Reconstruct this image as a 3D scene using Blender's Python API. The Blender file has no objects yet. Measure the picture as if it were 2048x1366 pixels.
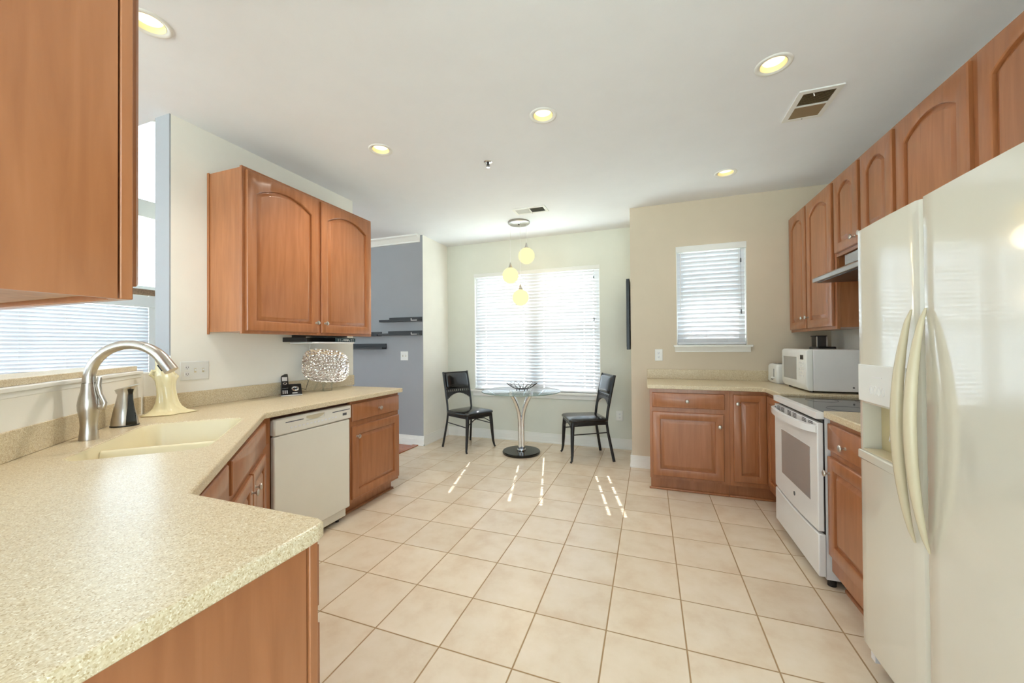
import bpy, bmesh, math, random
from mathutils import Vector, Matrix
random.seed(7)
S = bpy.context.scene
COL = S.collection
PI = math.pi

# ------------------------------------------------------------------ camera
YAW, PIT, ROL, FPX, CAMH = 0.3464, 0.0089, -0.0075, 759.0, 1.30
c_, s_ = math.cos(YAW), math.sin(YAW)
fw = Vector((-s_*math.cos(PIT), c_*math.cos(PIT), math.sin(PIT)))
rt = Vector((c_, s_, 0)); up = rt.cross(fw)
r2 = rt*math.cos(ROL) + up*math.sin(ROL)
u2 = -rt*math.sin(ROL) + up*math.cos(ROL)
cam = bpy.data.cameras.new('camera'); camo = bpy.data.objects.new('camera', cam); COL.objects.link(camo)
cam.sensor_fit = 'HORIZONTAL'; cam.sensor_width = 36.0; cam.lens = FPX/2048*36.0
cam.clip_start = 0.02; cam.clip_end = 200
M3 = Matrix((r2, u2, -fw)).transposed()
camo.matrix_world = Matrix.Translation((0, 0, CAMH)) @ M3.to_4x4()
S.camera = camo

# ------------------------------------------------------------------ view + world + sun
S.view_settings.view_transform = 'Standard'
S.view_settings.look = 'None'
S.view_settings.gamma = 1.0
S.view_settings.use_curve_mapping = False
S.view_settings.exposure = 0.34
W = bpy.data.worlds.new('sky'); S.world = W; W.use_nodes = True
wn = W.node_tree.nodes; wl = W.node_tree.links; wn.clear()
wo = wn.new('ShaderNodeOutputWorld'); wb = wn.new('ShaderNodeBackground')
tc = wn.new('ShaderNodeTexCoord'); sx = wn.new('ShaderNodeSeparateXYZ'); rp = wn.new('ShaderNodeMapRange')
dt = wn.new('ShaderNodeVectorMath'); dt.operation = 'DOT_PRODUCT'; dt.inputs[1].default_value = (-0.55, 0.83, 0.0)
wl.new(tc.outputs['Generated'], dt.inputs[0]); wl.new(dt.outputs['Value'], rp.inputs['Value'])
rp.inputs['From Min'].default_value = -0.5; rp.inputs['From Max'].default_value = 0.35
rp.inputs['To Min'].default_value = 1.35; rp.inputs['To Max'].default_value = 7.5     # brighter toward the sun side
wb.inputs['Color'].default_value = (0.64, 0.83, 1.0, 1)
sx2 = wn.new('ShaderNodeMath'); sx2.operation = 'MULTIPLY_ADD'; sx2.use_clamp = False
mxx = wn.new('ShaderNodeMath'); mxx.operation = 'MAXIMUM'; mxx.inputs[1].default_value = 0.0
wl.new(tc.outputs['Generated'], sx.inputs[0]); wl.new(sx.outputs['X'], mxx.inputs[0])
wl.new(mxx.outputs[0], sx2.inputs[0]); sx2.inputs[1].default_value = 10.0; wl.new(rp.outputs[0], sx2.inputs[2])   # plus added fill from the open right, to brighten the left side
wl.new(sx2.outputs[0], wb.inputs['Strength']); wl.new(wb.outputs[0], wo.inputs[0])
sun = bpy.data.lights.new('sun', 'SUN'); suno = bpy.data.objects.new('sun', sun); COL.objects.link(suno)
sun.energy = 21.0; sun.angle = math.radians(0.53); sun.color = (1.0, 0.98, 0.95)
suno.rotation_euler = Vector((0.25, -1.0, -1.08)).to_track_quat('-Z', 'Y').to_euler()
suno.location = (-2, 9, 8)

# ------------------------------------------------------------------ materials
MATS = {}
def new_mat(name):
    m = bpy.data.materials.new(name); m.use_nodes = True
    n = m.node_tree.nodes; n.clear()
    out = n.new('ShaderNodeOutputMaterial'); MATS[name] = m
    return m, n, m.node_tree.links, out
def srgb(r, g, b):
    f = lambda v: ((v/255)/12.92 if v/255 <= 0.04045 else (((v/255)+0.055)/1.055)**2.4)
    return (f(r), f(g), f(b), 1)
def coords(n, l, scale=(1, 1, 1)):
    t = n.new('ShaderNodeTexCoord'); mp = n.new('ShaderNodeMapping')
    mp.inputs['Scale'].default_value = scale
    l.new(t.outputs['Object'], mp.inputs['Vector']); return mp
def ramp(n, stops):
    r = n.new('ShaderNodeValToRGB')
    e = r.color_ramp.elements
    e[0].position, e[0].color = stops[0]; e[1].position, e[1].color = stops[-1]
    for p, c in stops[1:-1]:
        x = e.new(p); x.color = c
    return r
def bump(n, l, h, strength, dist):
    b = n.new('ShaderNodeBump'); b.inputs['Strength'].default_value = strength; b.inputs['Distance'].default_value = dist
    l.new(h, b.inputs['Height']); return b
def plain(name, col, rough=0.5, metal=0.0, noise=0.03, nscale=6.0, bmp=0.0, bscale=200.0, coat=0.0, spec=0.5, aniso=None):
    """Principled with a faint procedural mottling so that no surface is dead flat."""
    m, n, l, out = new_mat(name)
    p = n.new('ShaderNodeBsdfPrincipled')
    mp = coords(n, l, aniso or (1, 1, 1))
    nz = n.new('ShaderNodeTexNoise'); nz.inputs['Scale'].default_value = nscale; nz.inputs['Detail'].default_value = 4
    l.new(mp.outputs[0], nz.inputs['Vector'])
    a = tuple(max(0, v*(1-noise)) for v in col[:3]) + (1,)
    b = tuple(min(1, v*(1+noise)) for v in col[:3]) + (1,)
    r = ramp(n, [(0.3, a), (0.7, b)])
    l.new(nz.outputs['Fac'], r.inputs[0]); l.new(r.outputs[0], p.inputs['Base Color'])
    p.inputs['Roughness'].default_value = rough; p.inputs['Metallic'].default_value = metal
    p.inputs['Specular IOR Level'].default_value = spec
    p.inputs['Coat Weight'].default_value = coat; p.inputs['Coat Roughness'].default_value = 0.04
    if bmp:
        n2 = n.new('ShaderNodeTexNoise'); n2.inputs['Scale'].default_value = bscale; n2.inputs['Detail'].default_value = 3
        l.new(mp.outputs[0], n2.inputs['Vector'])
        l.new(bump(n, l, n2.outputs['Fac'], bmp, 0.002).outputs[0], p.inputs['Normal'])
    l.new(p.outputs[0], out.inputs[0])
    return m
def wood(name, c1, c2, c3, rough=0.32, coat=0.35):
    m, n, l, out = new_mat(name)
    p = n.new('ShaderNodeBsdfPrincipled')
    mp = coords(n, l, (14, 14, 1.3))
    nz = n.new('ShaderNodeTexNoise'); nz.inputs['Scale'].default_value = 2.2; nz.inputs['Detail'].default_value = 6; nz.inputs['Distortion'].default_value = 0.6
    l.new(mp.outputs[0], nz.inputs['Vector'])
    r = ramp(n, [(0.25, c1), (0.52, c2), (0.8, c3)]); l.new(nz.outputs['Fac'], r.inputs[0])
    mp2 = coords(n, l, (3, 3, 1.0))
    n2 = n.new('ShaderNodeTexNoise'); n2.inputs['Scale'].default_value = 1.6; n2.inputs['Detail'].default_value = 2
    l.new(mp2.outputs[0], n2.inputs['Vector'])
    r2_ = ramp(n, [(0.3, (0.93, 0.92, 0.91, 1)), (0.7, (1.05, 1.04, 1.03, 1))]); l.new(n2.outputs['Fac'], r2_.inputs[0])
    mx = n.new('ShaderNodeMix'); mx.data_type = 'RGBA'; mx.blend_type = 'MULTIPLY'; mx.inputs[0].default_value = 1.0
    l.new(r.outputs[0], mx.inputs[6]); l.new(r2_.outputs[0], mx.inputs[7]); l.new(mx.outputs[2], p.inputs['Base Color'])
    p.inputs['Roughness'].default_value = rough; p.inputs['Coat Weight'].default_value = coat; p.inputs['Coat Roughness'].default_value = 0.12
    l.new(bump(n, l, nz.outputs['Fac'], 0.05, 0.001).outputs[0], p.inputs['Normal'])
    l.new(p.outputs[0], out.inputs[0]); return m
def emit(name, col, strength):
    m, n, l, out = new_mat(name)
    e = n.new('ShaderNodeEmission'); e.inputs[0].default_value = col; e.inputs[1].default_value = strength
    l.new(e.outputs[0], out.inputs[0]); return m
def pane_glass(name, tint=(1, 1, 1, 1), rough=0.0):
    m, n, l, out = new_mat(name)
    t = n.new('ShaderNodeBsdfTransparent'); t.inputs[0].default_value = tint
    g = n.new('ShaderNodeBsdfGlossy'); g.inputs['Roughness'].default_value = rough
    lw = n.new('ShaderNodeLayerWeight'); lw.inputs[0].default_value = 0.5
    pw = n.new('ShaderNodeMath'); pw.operation = 'POWER'; pw.inputs[1].default_value = 5.0; l.new(lw.outputs['Facing'], pw.inputs[0])
    f = n.new('ShaderNodeMath'); f.operation = 'MULTIPLY_ADD'; f.inputs[1].default_value = 0.96; f.inputs[2].default_value = 0.04; l.new(pw.outputs[0], f.inputs[0])
    mx = n.new('ShaderNodeMixShader'); l.new(f.outputs[0], mx.inputs[0]); l.new(t.outputs[0], mx.inputs[1]); l.new(g.outputs[0], mx.inputs[2])
    l.new(mx.outputs[0], out.inputs[0]); return m

M_WALL = plain('cream_wall', srgb(247, 244, 235), 0.75, noise=0.012, bmp=0.08, bscale=260)  # wall tones set wall by wall: cream, pale sage, pale tan
M_SAGE = plain('pale_sage_wall', srgb(226, 227, 216), 0.75, noise=0.012, bmp=0.08, bscale=260)
M_TANWALL = plain('pale_tan_wall', srgb(218, 204, 182), 0.75, noise=0.012, bmp=0.08, bscale=260)
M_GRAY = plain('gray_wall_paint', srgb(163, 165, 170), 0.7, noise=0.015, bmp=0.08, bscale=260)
M_CEIL = plain('ceiling_paint', srgb(241, 243, 247), 0.85, noise=0.01, bmp=0.1, bscale=180)
M_TRIM = plain('white_trim_paint', srgb(244, 243, 238), 0.4, noise=0.01)
M_WOOD = wood('honey_maple', srgb(155, 97, 58), srgb(168, 108, 67), srgb(179, 119, 78))
M_WOODIN = wood('cabinet_interior_maple', srgb(150, 100, 60), srgb(170, 120, 78), srgb(190, 140, 96), 0.5, 0.1)
M_GAP = plain('dark_reveal', srgb(70, 36, 20), 0.6)
M_NICKEL = plain('brushed_nickel', srgb(196, 190, 182), 0.28, 1.0, noise=0.05, nscale=40)
M_STEEL = plain('stainless_steel', srgb(176, 172, 168), 0.3, 1.0, noise=0.04, nscale=4, aniso=(1, 60, 60))
M_CHROME = plain('chrome', srgb(225, 225, 225), 0.06, 1.0, noise=0.01)
M_BLACK = plain('black_metal', srgb(26, 25, 26), 0.35, 0.0, noise=0.1)
M_LEATHER = plain('black_vinyl', srgb(20, 20, 23), 0.2, noise=0.15, nscale=30, bmp=0.06, bscale=400, coat=0.3)
M_BLKGLOSS = plain('black_gloss', srgb(14, 14, 15), 0.06, noise=0.02)
M_BLKPLASTIC = plain('black_plastic', srgb(28, 29, 32), 0.3, noise=0.05)
M_FRIDGE = plain('cream_enamel', srgb(224, 220, 206), 0.12, noise=0.01, spec=0.9, coat=1.0)
M_RECESS = plain('dispenser_recess_plastic', srgb(198, 184, 140), 0.4)
M_CREAMPL = plain('cream_plastic', srgb(214, 202, 172), 0.25, noise=0.015)
M_BISQUE = plain('bisque_enamel', srgb(238, 233, 220), 0.25, noise=0.012)
M_WHITE = plain('white_enamel', srgb(238, 238, 238), 0.18, noise=0.01)
M_WHITEPL = plain('white_plastic', srgb(236, 236, 232), 0.35, noise=0.01)
M_GRAYPL = plain('gray_sheet_metal', srgb(236, 234, 234), 0.35, 0.0, noise=0.02)
M_OVENGLASS = plain('oven_window_glass', srgb(182, 182, 182), 0.12, 0.4, noise=0.02)
M_SINK = plain('cream_solid_surface', srgb(238, 226, 190), 0.25, noise=0.015)
M_CERAMIC = plain('cream_glaze', srgb(238, 226, 182), 0.18, noise=0.05, coat=0.5)
M_DARKGRAY = plain('dark_gray_mark', srgb(92, 94, 98), 0.5)
M_GREENGRAY = plain('vent_shadow_metal', srgb(66, 61, 46), 0.6)
M_TAN = plain('vent_damper_metal', srgb(142, 120, 88), 0.6)
M_DARKWOOD = plain('black_stained_wood', srgb(34, 35, 40), 0.35, noise=0.15, nscale=8)
M_WOODTRIM = plain('bronze_weave', srgb(140, 112, 88), 0.6, noise=0.25, nscale=60)
M_GLASS = pane_glass('window_glass', (0.97, 0.985, 0.98, 1))
M_TABLEGLASS = pane_glass('table_glass', (0.96, 0.985, 0.975, 1))
M_CLEAR = pane_glass('clear_acrylic', (0.95, 0.97, 0.97, 1))
M_SMOKE = pane_glass('smoked_glass', (0.35, 0.35, 0.37, 1))
M_BULB = emit('warm_bulb', (1.0, 0.84, 0.5, 1), 1.9)
M_BAFFLE = plain('gold_baffle', srgb(240, 222, 182), 0.4)
M_GLOBE = emit('lit_opal_glass', (1.0, 0.80, 0.36, 1), 1.25)

def tile_mat():
    m, n, l, out = new_mat('beige_floor_tile')
    p = n.new('ShaderNodeBsdfPrincipled')
    t = n.new('ShaderNodeTexCoord'); sp = n.new('ShaderNodeSeparateXYZ'); l.new(t.outputs['Object'], sp.inputs[0])
    T = 0.3344; x0, y0 = -1.868, 2.443
    def mth(op, a, b=None):
        q = n.new('ShaderNodeMath'); q.operation = op
        for i, v in enumerate((a, b)):
            if v is None: continue
            if isinstance(v, (int, float)): q.inputs[i].default_value = v
            else: l.new(v, q.inputs[i])
        return q.outputs[0]
    ds, cells = [], []
    for ax, o in (('X', x0), ('Y', y0)):
        v = mth('DIVIDE', mth('SUBTRACT', sp.outputs[ax], o), T)
        cells.append(mth('FLOOR', v))
        fr = mth('FRACT', v)
        ds.append(mth('MINIMUM', fr, mth('SUBTRACT', 1.0, fr)))
    d = mth('MULTIPLY', mth('MINIMUM', ds[0], ds[1]), T)
    g = n.new('ShaderNodeMapRange'); g.inputs['From Min'].default_value = 0.0022; g.inputs['From Max'].default_value = 0.0042
    l.new(d, g.inputs['Value'])
    cb = n.new('ShaderNodeCombineXYZ'); l.new(cells[0], cb.inputs[0]); l.new(cells[1], cb.inputs[1])
    wnz = n.new('ShaderNodeTexWhiteNoise'); wnz.noise_dimensions = '3D'; l.new(cb.outputs[0], wnz.inputs['Vector'])
    nz = n.new('ShaderNodeTexNoise'); nz.inputs['Scale'].default_value = 5.5; nz.inputs['Detail'].default_value = 7; nz.inputs['Roughness'].default_value = 0.6
    off = n.new('ShaderNodeVectorMath'); off.operation = 'ADD'; l.new(t.outputs['Object'], off.inputs[0]); l.new(wnz.outputs['Color'], off.inputs[1])
    l.new(off.outputs[0], nz.inputs['Vector'])
    r = ramp(n, [(0.3, srgb(222, 200, 174)), (0.5, srgb(231, 214, 191)), (0.72, srgb(236, 221, 202))]); l.new(nz.outputs['Fac'], r.inputs[0])
    hv = n.new('ShaderNodeMapRange'); hv.inputs['To Min'].default_value = 0.95; hv.inputs['To Max'].default_value = 1.04; l.new(wnz.outputs['Value'], hv.inputs['Value'])
    sc = n.new('ShaderNodeVectorMath'); sc.operation = 'SCALE'; l.new(r.outputs[0], sc.inputs[0]); l.new(hv.outputs[0], sc.inputs['Scale'])
    mx = n.new('ShaderNodeMix'); mx.data_type = 'RGBA'
    mx.inputs[6].default_value = srgb(168, 138, 100); l.new(g.outputs[0], mx.inputs[0]); l.new(sc.outputs[0], mx.inputs[7])
    l.new(mx.outputs[2], p.inputs['Base Color'])
    rr = n.new('ShaderNodeMapRange'); rr.inputs['To Min'].default_value = 0.8; rr.inputs['To Max'].default_value = 0.27; l.new(g.outputs[0], rr.inputs['Value'])
    l.new(rr.outputs[0], p.inputs['Roughness'])
    l.new(bump(n, l, g.outputs[0], 0.5, 0.002).outputs[0], p.inputs['Normal'])
    l.new(p.outputs[0], out.inputs[0]); return m
M_TILE = tile_mat()

def counter_mat():
    m, n, l, out = new_mat('speckled_beige_solid_surface')
    p = n.new('ShaderNodeBsdfPrincipled'); mp = coords(n, l)
    v = n.new('ShaderNodeTexVoronoi'); v.inputs['Scale'].default_value = 420; l.new(mp.outputs[0], v.inputs['Vector'])
    sp = n.new('ShaderNodeSeparateColor'); l.new(v.outputs['Color'], sp.inputs[0])
    r = ramp(n, [(0.0, srgb(186, 160, 120)), (0.16, srgb(209, 190, 154)), (0.5, srgb(219, 203, 171)), (0.86, srgb(226, 212, 184)), (1.0, srgb(240, 232, 214))])
    l.new(sp.outputs[0], r.inputs[0])
    nz = n.new('ShaderNodeTexNoise'); nz.inputs['Scale'].default_value = 90; nz.inputs['Detail'].default_value = 3; l.new(mp.outputs[0], nz.inputs['Vector'])
    r3 = ramp(n, [(0.3, (0.93, 0.92, 0.9, 1)), (0.7, (1.03, 1.03, 1.02, 1))]); l.new(nz.outputs['Fac'], r3.inputs[0])
    mx = n.new('ShaderNodeMix'); mx.data_type = 'RGBA'; mx.blend_type = 'MULTIPLY'; mx.inputs[0].default_value = 1
    l.new(r.outputs[0], mx.inputs[6]); l.new(r3.outputs[0], mx.inputs[7]); l.new(mx.outputs[2], p.inputs['Base Color'])
    p.inputs['Roughness'].default_value = 0.3; p.inputs['Specular IOR Level'].default_value = 0.35
    l.new(p.outputs[0], out.inputs[0]); return m
M_COUNTER = counter_mat()

def slat_mat():
    m, n, l, out = new_mat('white_blind_slat')
    d = n.new('ShaderNodeBsdfDiffuse'); d.inputs[0].default_value = (0.80, 0.81, 0.84, 1)
    t = n.new('ShaderNodeBsdfTranslucent'); t.inputs[0].default_value = (0.9, 0.91, 0.95, 1)
    mx = n.new('ShaderNodeMixShader'); mx.inputs[0].default_value = 0.012
    l.new(d.outputs[0], mx.inputs[1]); l.new(t.outputs[0], mx.inputs[2]); l.new(mx.outputs[0], out.inputs[0]); return m
M_SLAT = slat_mat()

def hammered():
    m, n, l, out = new_mat('hammered_silver')
    p = n.new('ShaderNodeBsdfPrincipled'); p.inputs['Metallic'].default_value = 1; p.inputs['Roughness'].default_value = 0.16
    p.inputs['Base Color'].default_value = srgb(226, 222, 220)
    mp = coords(n, l); v = n.new('ShaderNodeTexVoronoi'); v.inputs['Scale'].default_value = 48; l.new(mp.outputs[0], v.inputs['Vector'])
    l.new(bump(n, l, v.outputs['Distance'], 1.0, 0.008).outputs[0], p.inputs['Normal'])
    l.new(p.outputs[0], out.inputs[0]); return m
M_HAMMER = hammered()

def floor_wood():
    m, n, l, out = new_mat('red_oak_floorboards')
    p = n.new('ShaderNodeBsdfPrincipled'); mp = coords(n, l)
    b = n.new('ShaderNodeTexBrick'); b.inputs['Scale'].default_value = 1; b.inputs['Brick Width'].default_value = 0.9; b.inputs['Row Height'].default_value = 0.08
    b.inputs['Mortar Size'].default_value = 0.0015
    b.inputs['Color1'].default_value = srgb(168, 92, 52); b.inputs['Color2'].default_value = srgb(186, 108, 64); b.inputs['Mortar'].default_value = srgb(90, 44, 24)
    l.new(mp.outputs[0], b.inputs['Vector']); l.new(b.outputs[0], p.inputs['Base Color']); p.inputs['Roughness'].default_value = 0.25
    l.new(p.outputs[0], out.inputs[0]); return m
M_OAK = floor_wood()
M_GROUND = plain('pale_ground', srgb(196, 200, 186), 0.9, noise=0.12, nscale=1.5)

# ------------------------------------------------------------------ mesh helpers
def BM(): return bmesh.new()
def box(bm, x0, x1, y0, y1, z0, z1):
    vs = [bm.verts.new((x, y, z)) for x in (x0, x1) for y in (y0, y1) for z in (z0, z1)]
    for f in ((0, 1, 3, 2), (4, 6, 7, 5), (0, 4, 5, 1), (2, 3, 7, 6), (0, 2, 6, 4), (1, 5, 7, 3)):
        bm.faces.new([vs[i] for i in f])
def obox(bm, o, ex, ey, ez, a, b, c):
    """box from o spanning a*ex, b*ey, c*ez; a,b,c are (lo,hi)"""
    o = Vector(o); vs = [bm.verts.new(o + ex*x + ey*y + ez*z) for x in a for y in b for z in c]
    for f in ((0, 1, 3, 2), (4, 6, 7, 5), (0, 4, 5, 1), (2, 3, 7, 6), (0, 2, 6, 4), (1, 5, 7, 3)):
        bm.faces.new([vs[i] for i in f])
def prism(bm, pts, z0, z1):
    a = [bm.verts.new((p[0], p[1], z0)) for p in pts]; b = [bm.verts.new((p[0], p[1], z1)) for p in pts]
    n = len(pts)
    bm.faces.new(a[::-1]); bm.faces.new(b)
    for i in range(n): bm.faces.new((a[i], a[(i+1) % n], b[(i+1) % n], b[i]))
def extrude_poly(bm, pts3, vec):
    a = [bm.verts.new(p) for p in pts3]; b = [bm.verts.new(Vector(p)+Vector(vec)) for p in pts3]
    n = len(a); bm.faces.new(a[::-1]); bm.faces.new(b)
    for i in range(n): bm.faces.new((a[i], a[(i+1) % n], b[(i+1) % n], b[i]))
def perp(ax):
    ax = Vector(ax).normalized()
    t = Vector((0, 0, 1)) if abs(ax.z) < 0.9 else Vector((1, 0, 0))
    u = ax.cross(t).normalized(); return ax, u, ax.cross(u)
def lathe(bm, prof, o=(0, 0, 0), axis=(0, 0, 1), seg=24, caps=True):
    ax, u, v = perp(axis); o = Vector(o); rings = []
    for r, h in prof:
        rings.append([bm.verts.new(o + ax*h + (u*math.cos(2*PI*k/seg) + v*math.sin(2*PI*k/seg))*max(r, 1e-5)) for k in range(seg)])
    for a, b in zip(rings, rings[1:]):
        for k in range(seg): bm.faces.new((a[k], a[(k+1) % seg], b[(k+1) % seg], b[k]))
    if caps:
        bm.faces.new(rings[0][::-1]); bm.faces.new(rings[-1])
def tube(bm, pts, r, seg=10, closed=False, flat=1.0, upv=None):
    pts = [Vector(p) for p in pts]; n = len(pts); rs = r if isinstance(r, (list, tuple)) else [r]*n
    rings = []; prev = None
    for i, p in enumerate(pts):
        if closed: t = pts[(i+1) % n] - pts[i-1]
        else: t = pts[min(i+1, n-1)] - pts[max(i-1, 0)]
        t.normalize()
        if prev is None:
            base = Vector(upv) if upv else (Vector((0, 0, 1)) if abs(t.z) < 0.9 else Vector((1, 0, 0)))
            u = (base - t*base.dot(t)).normalized()
        else:
            u = (prev - t*prev.dot(t)).normalized()
        prev = u; v = t.cross(u)
        rings.append([bm.verts.new(p + (u*math.cos(2*PI*k/seg) + v*math.sin(2*PI*k/seg)*flat)*rs[i]) for k in range(seg)])
    m = n if closed else n-1
    for i in range(m):
        a, b = rings[i], rings[(i+1) % n]
        for k in range(seg): bm.faces.new((a[k], a[(k+1) % seg], b[(k+1) % seg], b[k]))
    if not closed:
        bm.faces.new(rings[0][::-1]); bm.faces.new(rings[-1])
def loft(bm, loops, cap0=True, cap1=True):
    rs = [[bm.verts.new(p) for p in lp] for lp in loops]; n = len(rs[0])
    for a, b in zip(rs, rs[1:]):
        for k in range(n): bm.faces.new((a[k], a[(k+1) % n], b[(k+1) % n], b[k]))
    if cap0: bm.faces.new(rs[0][::-1])
    if cap1: bm.faces.new(rs[-1])
def rrect(cx, cy, hx, hy, r, ex=Vector((1, 0, 0)), ey=Vector((0, 1, 0)), z=0.0, n=5, o=None):
    pts = []
    for sx_, sy_, a0 in ((1, 1, 0), (-1, 1, PI/2), (-1, -1, PI), (1, -1, 1.5*PI)):
        for k in range(n+1):
            a = a0 + PI/2*k/n
            x = cx + sx_*(hx-r) + r*math.cos(a); y = cy + sy_*(hy-r) + r*math.sin(a)
            pts.append(ex*x + ey*y + Vector((0, 0, z)) + (Vector(o) if o else Vector()))
    return pts
def ball(bm, c, r, seg=24, rings=14, sz=1.0):
    lathe(bm, [(r*math.sin(PI*k/rings), -r*sz*math.cos(PI*k/rings)) for k in range(rings+1)], c, (0, 0, 1), seg, caps=False)

def origin_of(o):
    v = Vector()
    while o is not None:
        v += o.location; o = o.parent
    return v
def obj(name, bm, mat, parent=None, smooth=False, bevel=0.0, world=True, bseg=2, weld=True):
    if weld: bmesh.ops.remove_doubles(bm, verts=bm.verts, dist=1e-6)
    bmesh.ops.recalc_face_normals(bm, faces=bm.faces)
    if parent is not None and world:
        bmesh.ops.translate(bm, vec=-origin_of(parent), verts=bm.verts)
    me = bpy.data.meshes.new(name); bm.to_mesh(me); bm.free()
    o = bpy.data.objects.new(name, me); COL.objects.link(o)
    me.materials.append(mat)
    if parent is not None: o.parent = parent
    if smooth:
        for f in me.polygons: f.use_smooth = True
        try: me.set_sharp_from_angle(angle=math.radians(smooth if smooth is not True else 40))
        except Exception: pass
    if bevel:
        b = o.modifiers.new('bevel', 'BEVEL'); b.width = bevel; b.segments = bseg; b.limit_method = 'ANGLE'; b.angle_limit = math.radians(40)
        if not smooth:
            for f in me.polygons: f.use_smooth = True
            try: me.set_sharp_from_angle(angle=math.radians(30))
            except Exception: pass
    return o
def tag(o, label, cat, group=None):
    o['label'] = label; o['category'] = cat
    if group: o['group'] = group
    return o
def thing(name, label, cat, loc=(0, 0, 0), rot=0.0, group=None):
    o = bpy.data.objects.new(name, None); COL.objects.link(o); o.empty_display_size = 0.1
    o.location = loc; o.rotation_euler = (0, 0, rot)
    return tag(o, label, cat, group)
def struct(name, bm, mat, parent=None, **k):
    o = obj(name, bm, mat, parent, **k)
    if parent is None: o['kind'] = 'structure'
    return o
def copy_tree(o, parent=None):
    c = o.copy(); COL.objects.link(c)
    if parent is not None: c.parent = parent
    for ch in list(o.children): copy_tree(ch, c)
    return c
def cut(o, cutter_bm):
    """boolean difference, applied; the cutter is deleted again"""
    bmesh.ops.recalc_face_normals(cutter_bm, faces=cutter_bm.faces)
    me = bpy.data.meshes.new('cut'); cutter_bm.to_mesh(me); cutter_bm.free()
    k = bpy.data.objects.new('cut', me); COL.objects.link(k)
    b = o.modifiers.new('cut', 'BOOLEAN'); b.operation = 'DIFFERENCE'; b.object = k; b.solver = 'EXACT'
    dg = bpy.context.evaluated_depsgraph_get(); dg.update()
    nm = bpy.data.meshes.new_from_object(o.evaluated_get(dg))
    o.modifiers.remove(b); old = o.data; o.data = nm; bpy.data.meshes.remove(old)
    bpy.data.objects.remove(k); bpy.data.meshes.remove(me)
    nm.name = o.name

# ------------------------------------------------------------------ the setting
C = 2.743                 # kitchen ceiling height
XL, XR = -2.765, 1.555    # left partition face, right wall face
YT, YN = 4.22, 4.90       # tan wall face, nook back wall face
ZL, ZR = 0.918, 0.940     # counter heights measured on the left and on the right
XD0 = -6.4
NX = -0.18                # nook right wall face

bm = BM(); box(bm, XL-0.1, XR+0.12, -4.6, YN+0.02, -0.06, 0.0); struct('floor', bm, M_TILE)
bm = BM(); box(bm, -6.5, XL-0.1, -4.6, 4.30, -0.06, 0.0); struct('floor_hall', bm, M_OAK)
bm = BM(); box(bm, XL-0.15, XL-0.065, 3.03, 4.245, 0.0, 0.012); struct('trim_1', bm, M_OAK, bevel=0.005)
bm = BM(); box(bm, -40, 40, -40, 60, -0.5, -0.4); struct('ground', bm, M_GROUND)

LIGHTS = [(-1.842, 2.29), (-0.613, 2.306), (0.622, 2.304), (0.625, 3.632), (-2.08, 1.03)]
bm = BM()
box(bm, -2.91, XR+0.12, -4.6, YN+0.3, C, C+0.25)
ceil = struct('ceiling', bm, M_CEIL)
k = BM()
for x, y in LIGHTS: lathe(k, [(0.062, -0.05), (0.062, 0.12)], (x, y, C), seg=40)
cut(ceil, k)
bm = BM(); box(bm, -6.55, -2.91, -4.6, 1.49, C, C+0.25); struct('ceiling_dining', bm, M_CEIL)
bm = BM(); box(bm, -6.55, -2.77, 1.4, 3.4, 5.3, 5.5); struct('ceiling_dining_upper', bm, M_CEIL)
bm = BM(); box(bm, -2.91, -2.77, 1.49, 3.4, C+0.25, 5.3); box(bm, -6.55, -2.91, 1.38, 1.49, C+0.25, 5.3); box(bm, -6.55, -2.91, 3.4, 3.52, C+0.2, 5.3); struct('wall_dining_upper', bm, M_TRIM)
bm = BM(); box(bm, -6.55, -2.91, 3.4, YT+0.15, C, C+0.2); box(bm, -3.72, -2.91, 2.9, 3.4, C, C+0.2); box(bm, -3.72, -3.6, 2.9, 3.4, C+0.2, 5.3); box(bm, -3.6, -2.91, 2.9, 3.0, C+0.2, 5.3); struct('ceiling_hall', bm, M_CEIL, weld=False)

# left partition: cream on the kitchen side, grey paint on the end that faces the camera
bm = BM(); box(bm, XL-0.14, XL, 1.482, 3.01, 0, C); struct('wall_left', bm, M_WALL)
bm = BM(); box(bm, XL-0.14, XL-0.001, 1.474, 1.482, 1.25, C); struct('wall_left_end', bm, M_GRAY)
# low wall: straight stub then the diagonal behind the sink
def diag(c, x): return (x, c-x)
bm = BM()
prism(bm, [(XL, 1.482), (XL-0.14, 1.482), (XL-0.14, 1.30), (-1.59, 0.03), (-1.44, 0.03), (XL, 1.35)], 0, 1.15)
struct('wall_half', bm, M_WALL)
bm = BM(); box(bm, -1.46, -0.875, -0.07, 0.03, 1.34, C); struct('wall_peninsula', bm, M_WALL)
# bar ledge on the low wall and its moulding
LC = -1.415
bm = BM()
prism(bm, [(-2.742, LC-0.018+2.742), (-3.06, LC-0.33+3.07), (-1.75, 0.035-0.0), (-1.468, 0.035)], 1.168, 1.196)
struct('trim_2', bm, M_COUNTER, bevel=0.004)
bm = BM()
for a, b, z0, z1 in ((0.0, 0.030, 1.152, 1.168), (0.0, 0.020, 1.13, 1.152), (0.0, 0.012, 1.108, 1.13)):
    prism(bm, [(-2.745, LC-0.022+2.745), (-2.745+b*0.7, LC-0.022+2.745+b*0.7), (-1.47+b*0.7, LC-0.022+1.47+b*0.7), (-1.47, LC-0.022+1.47)], z0, z1)
struct('trim_3', bm, M_TRIM, bevel=0.003)

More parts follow.
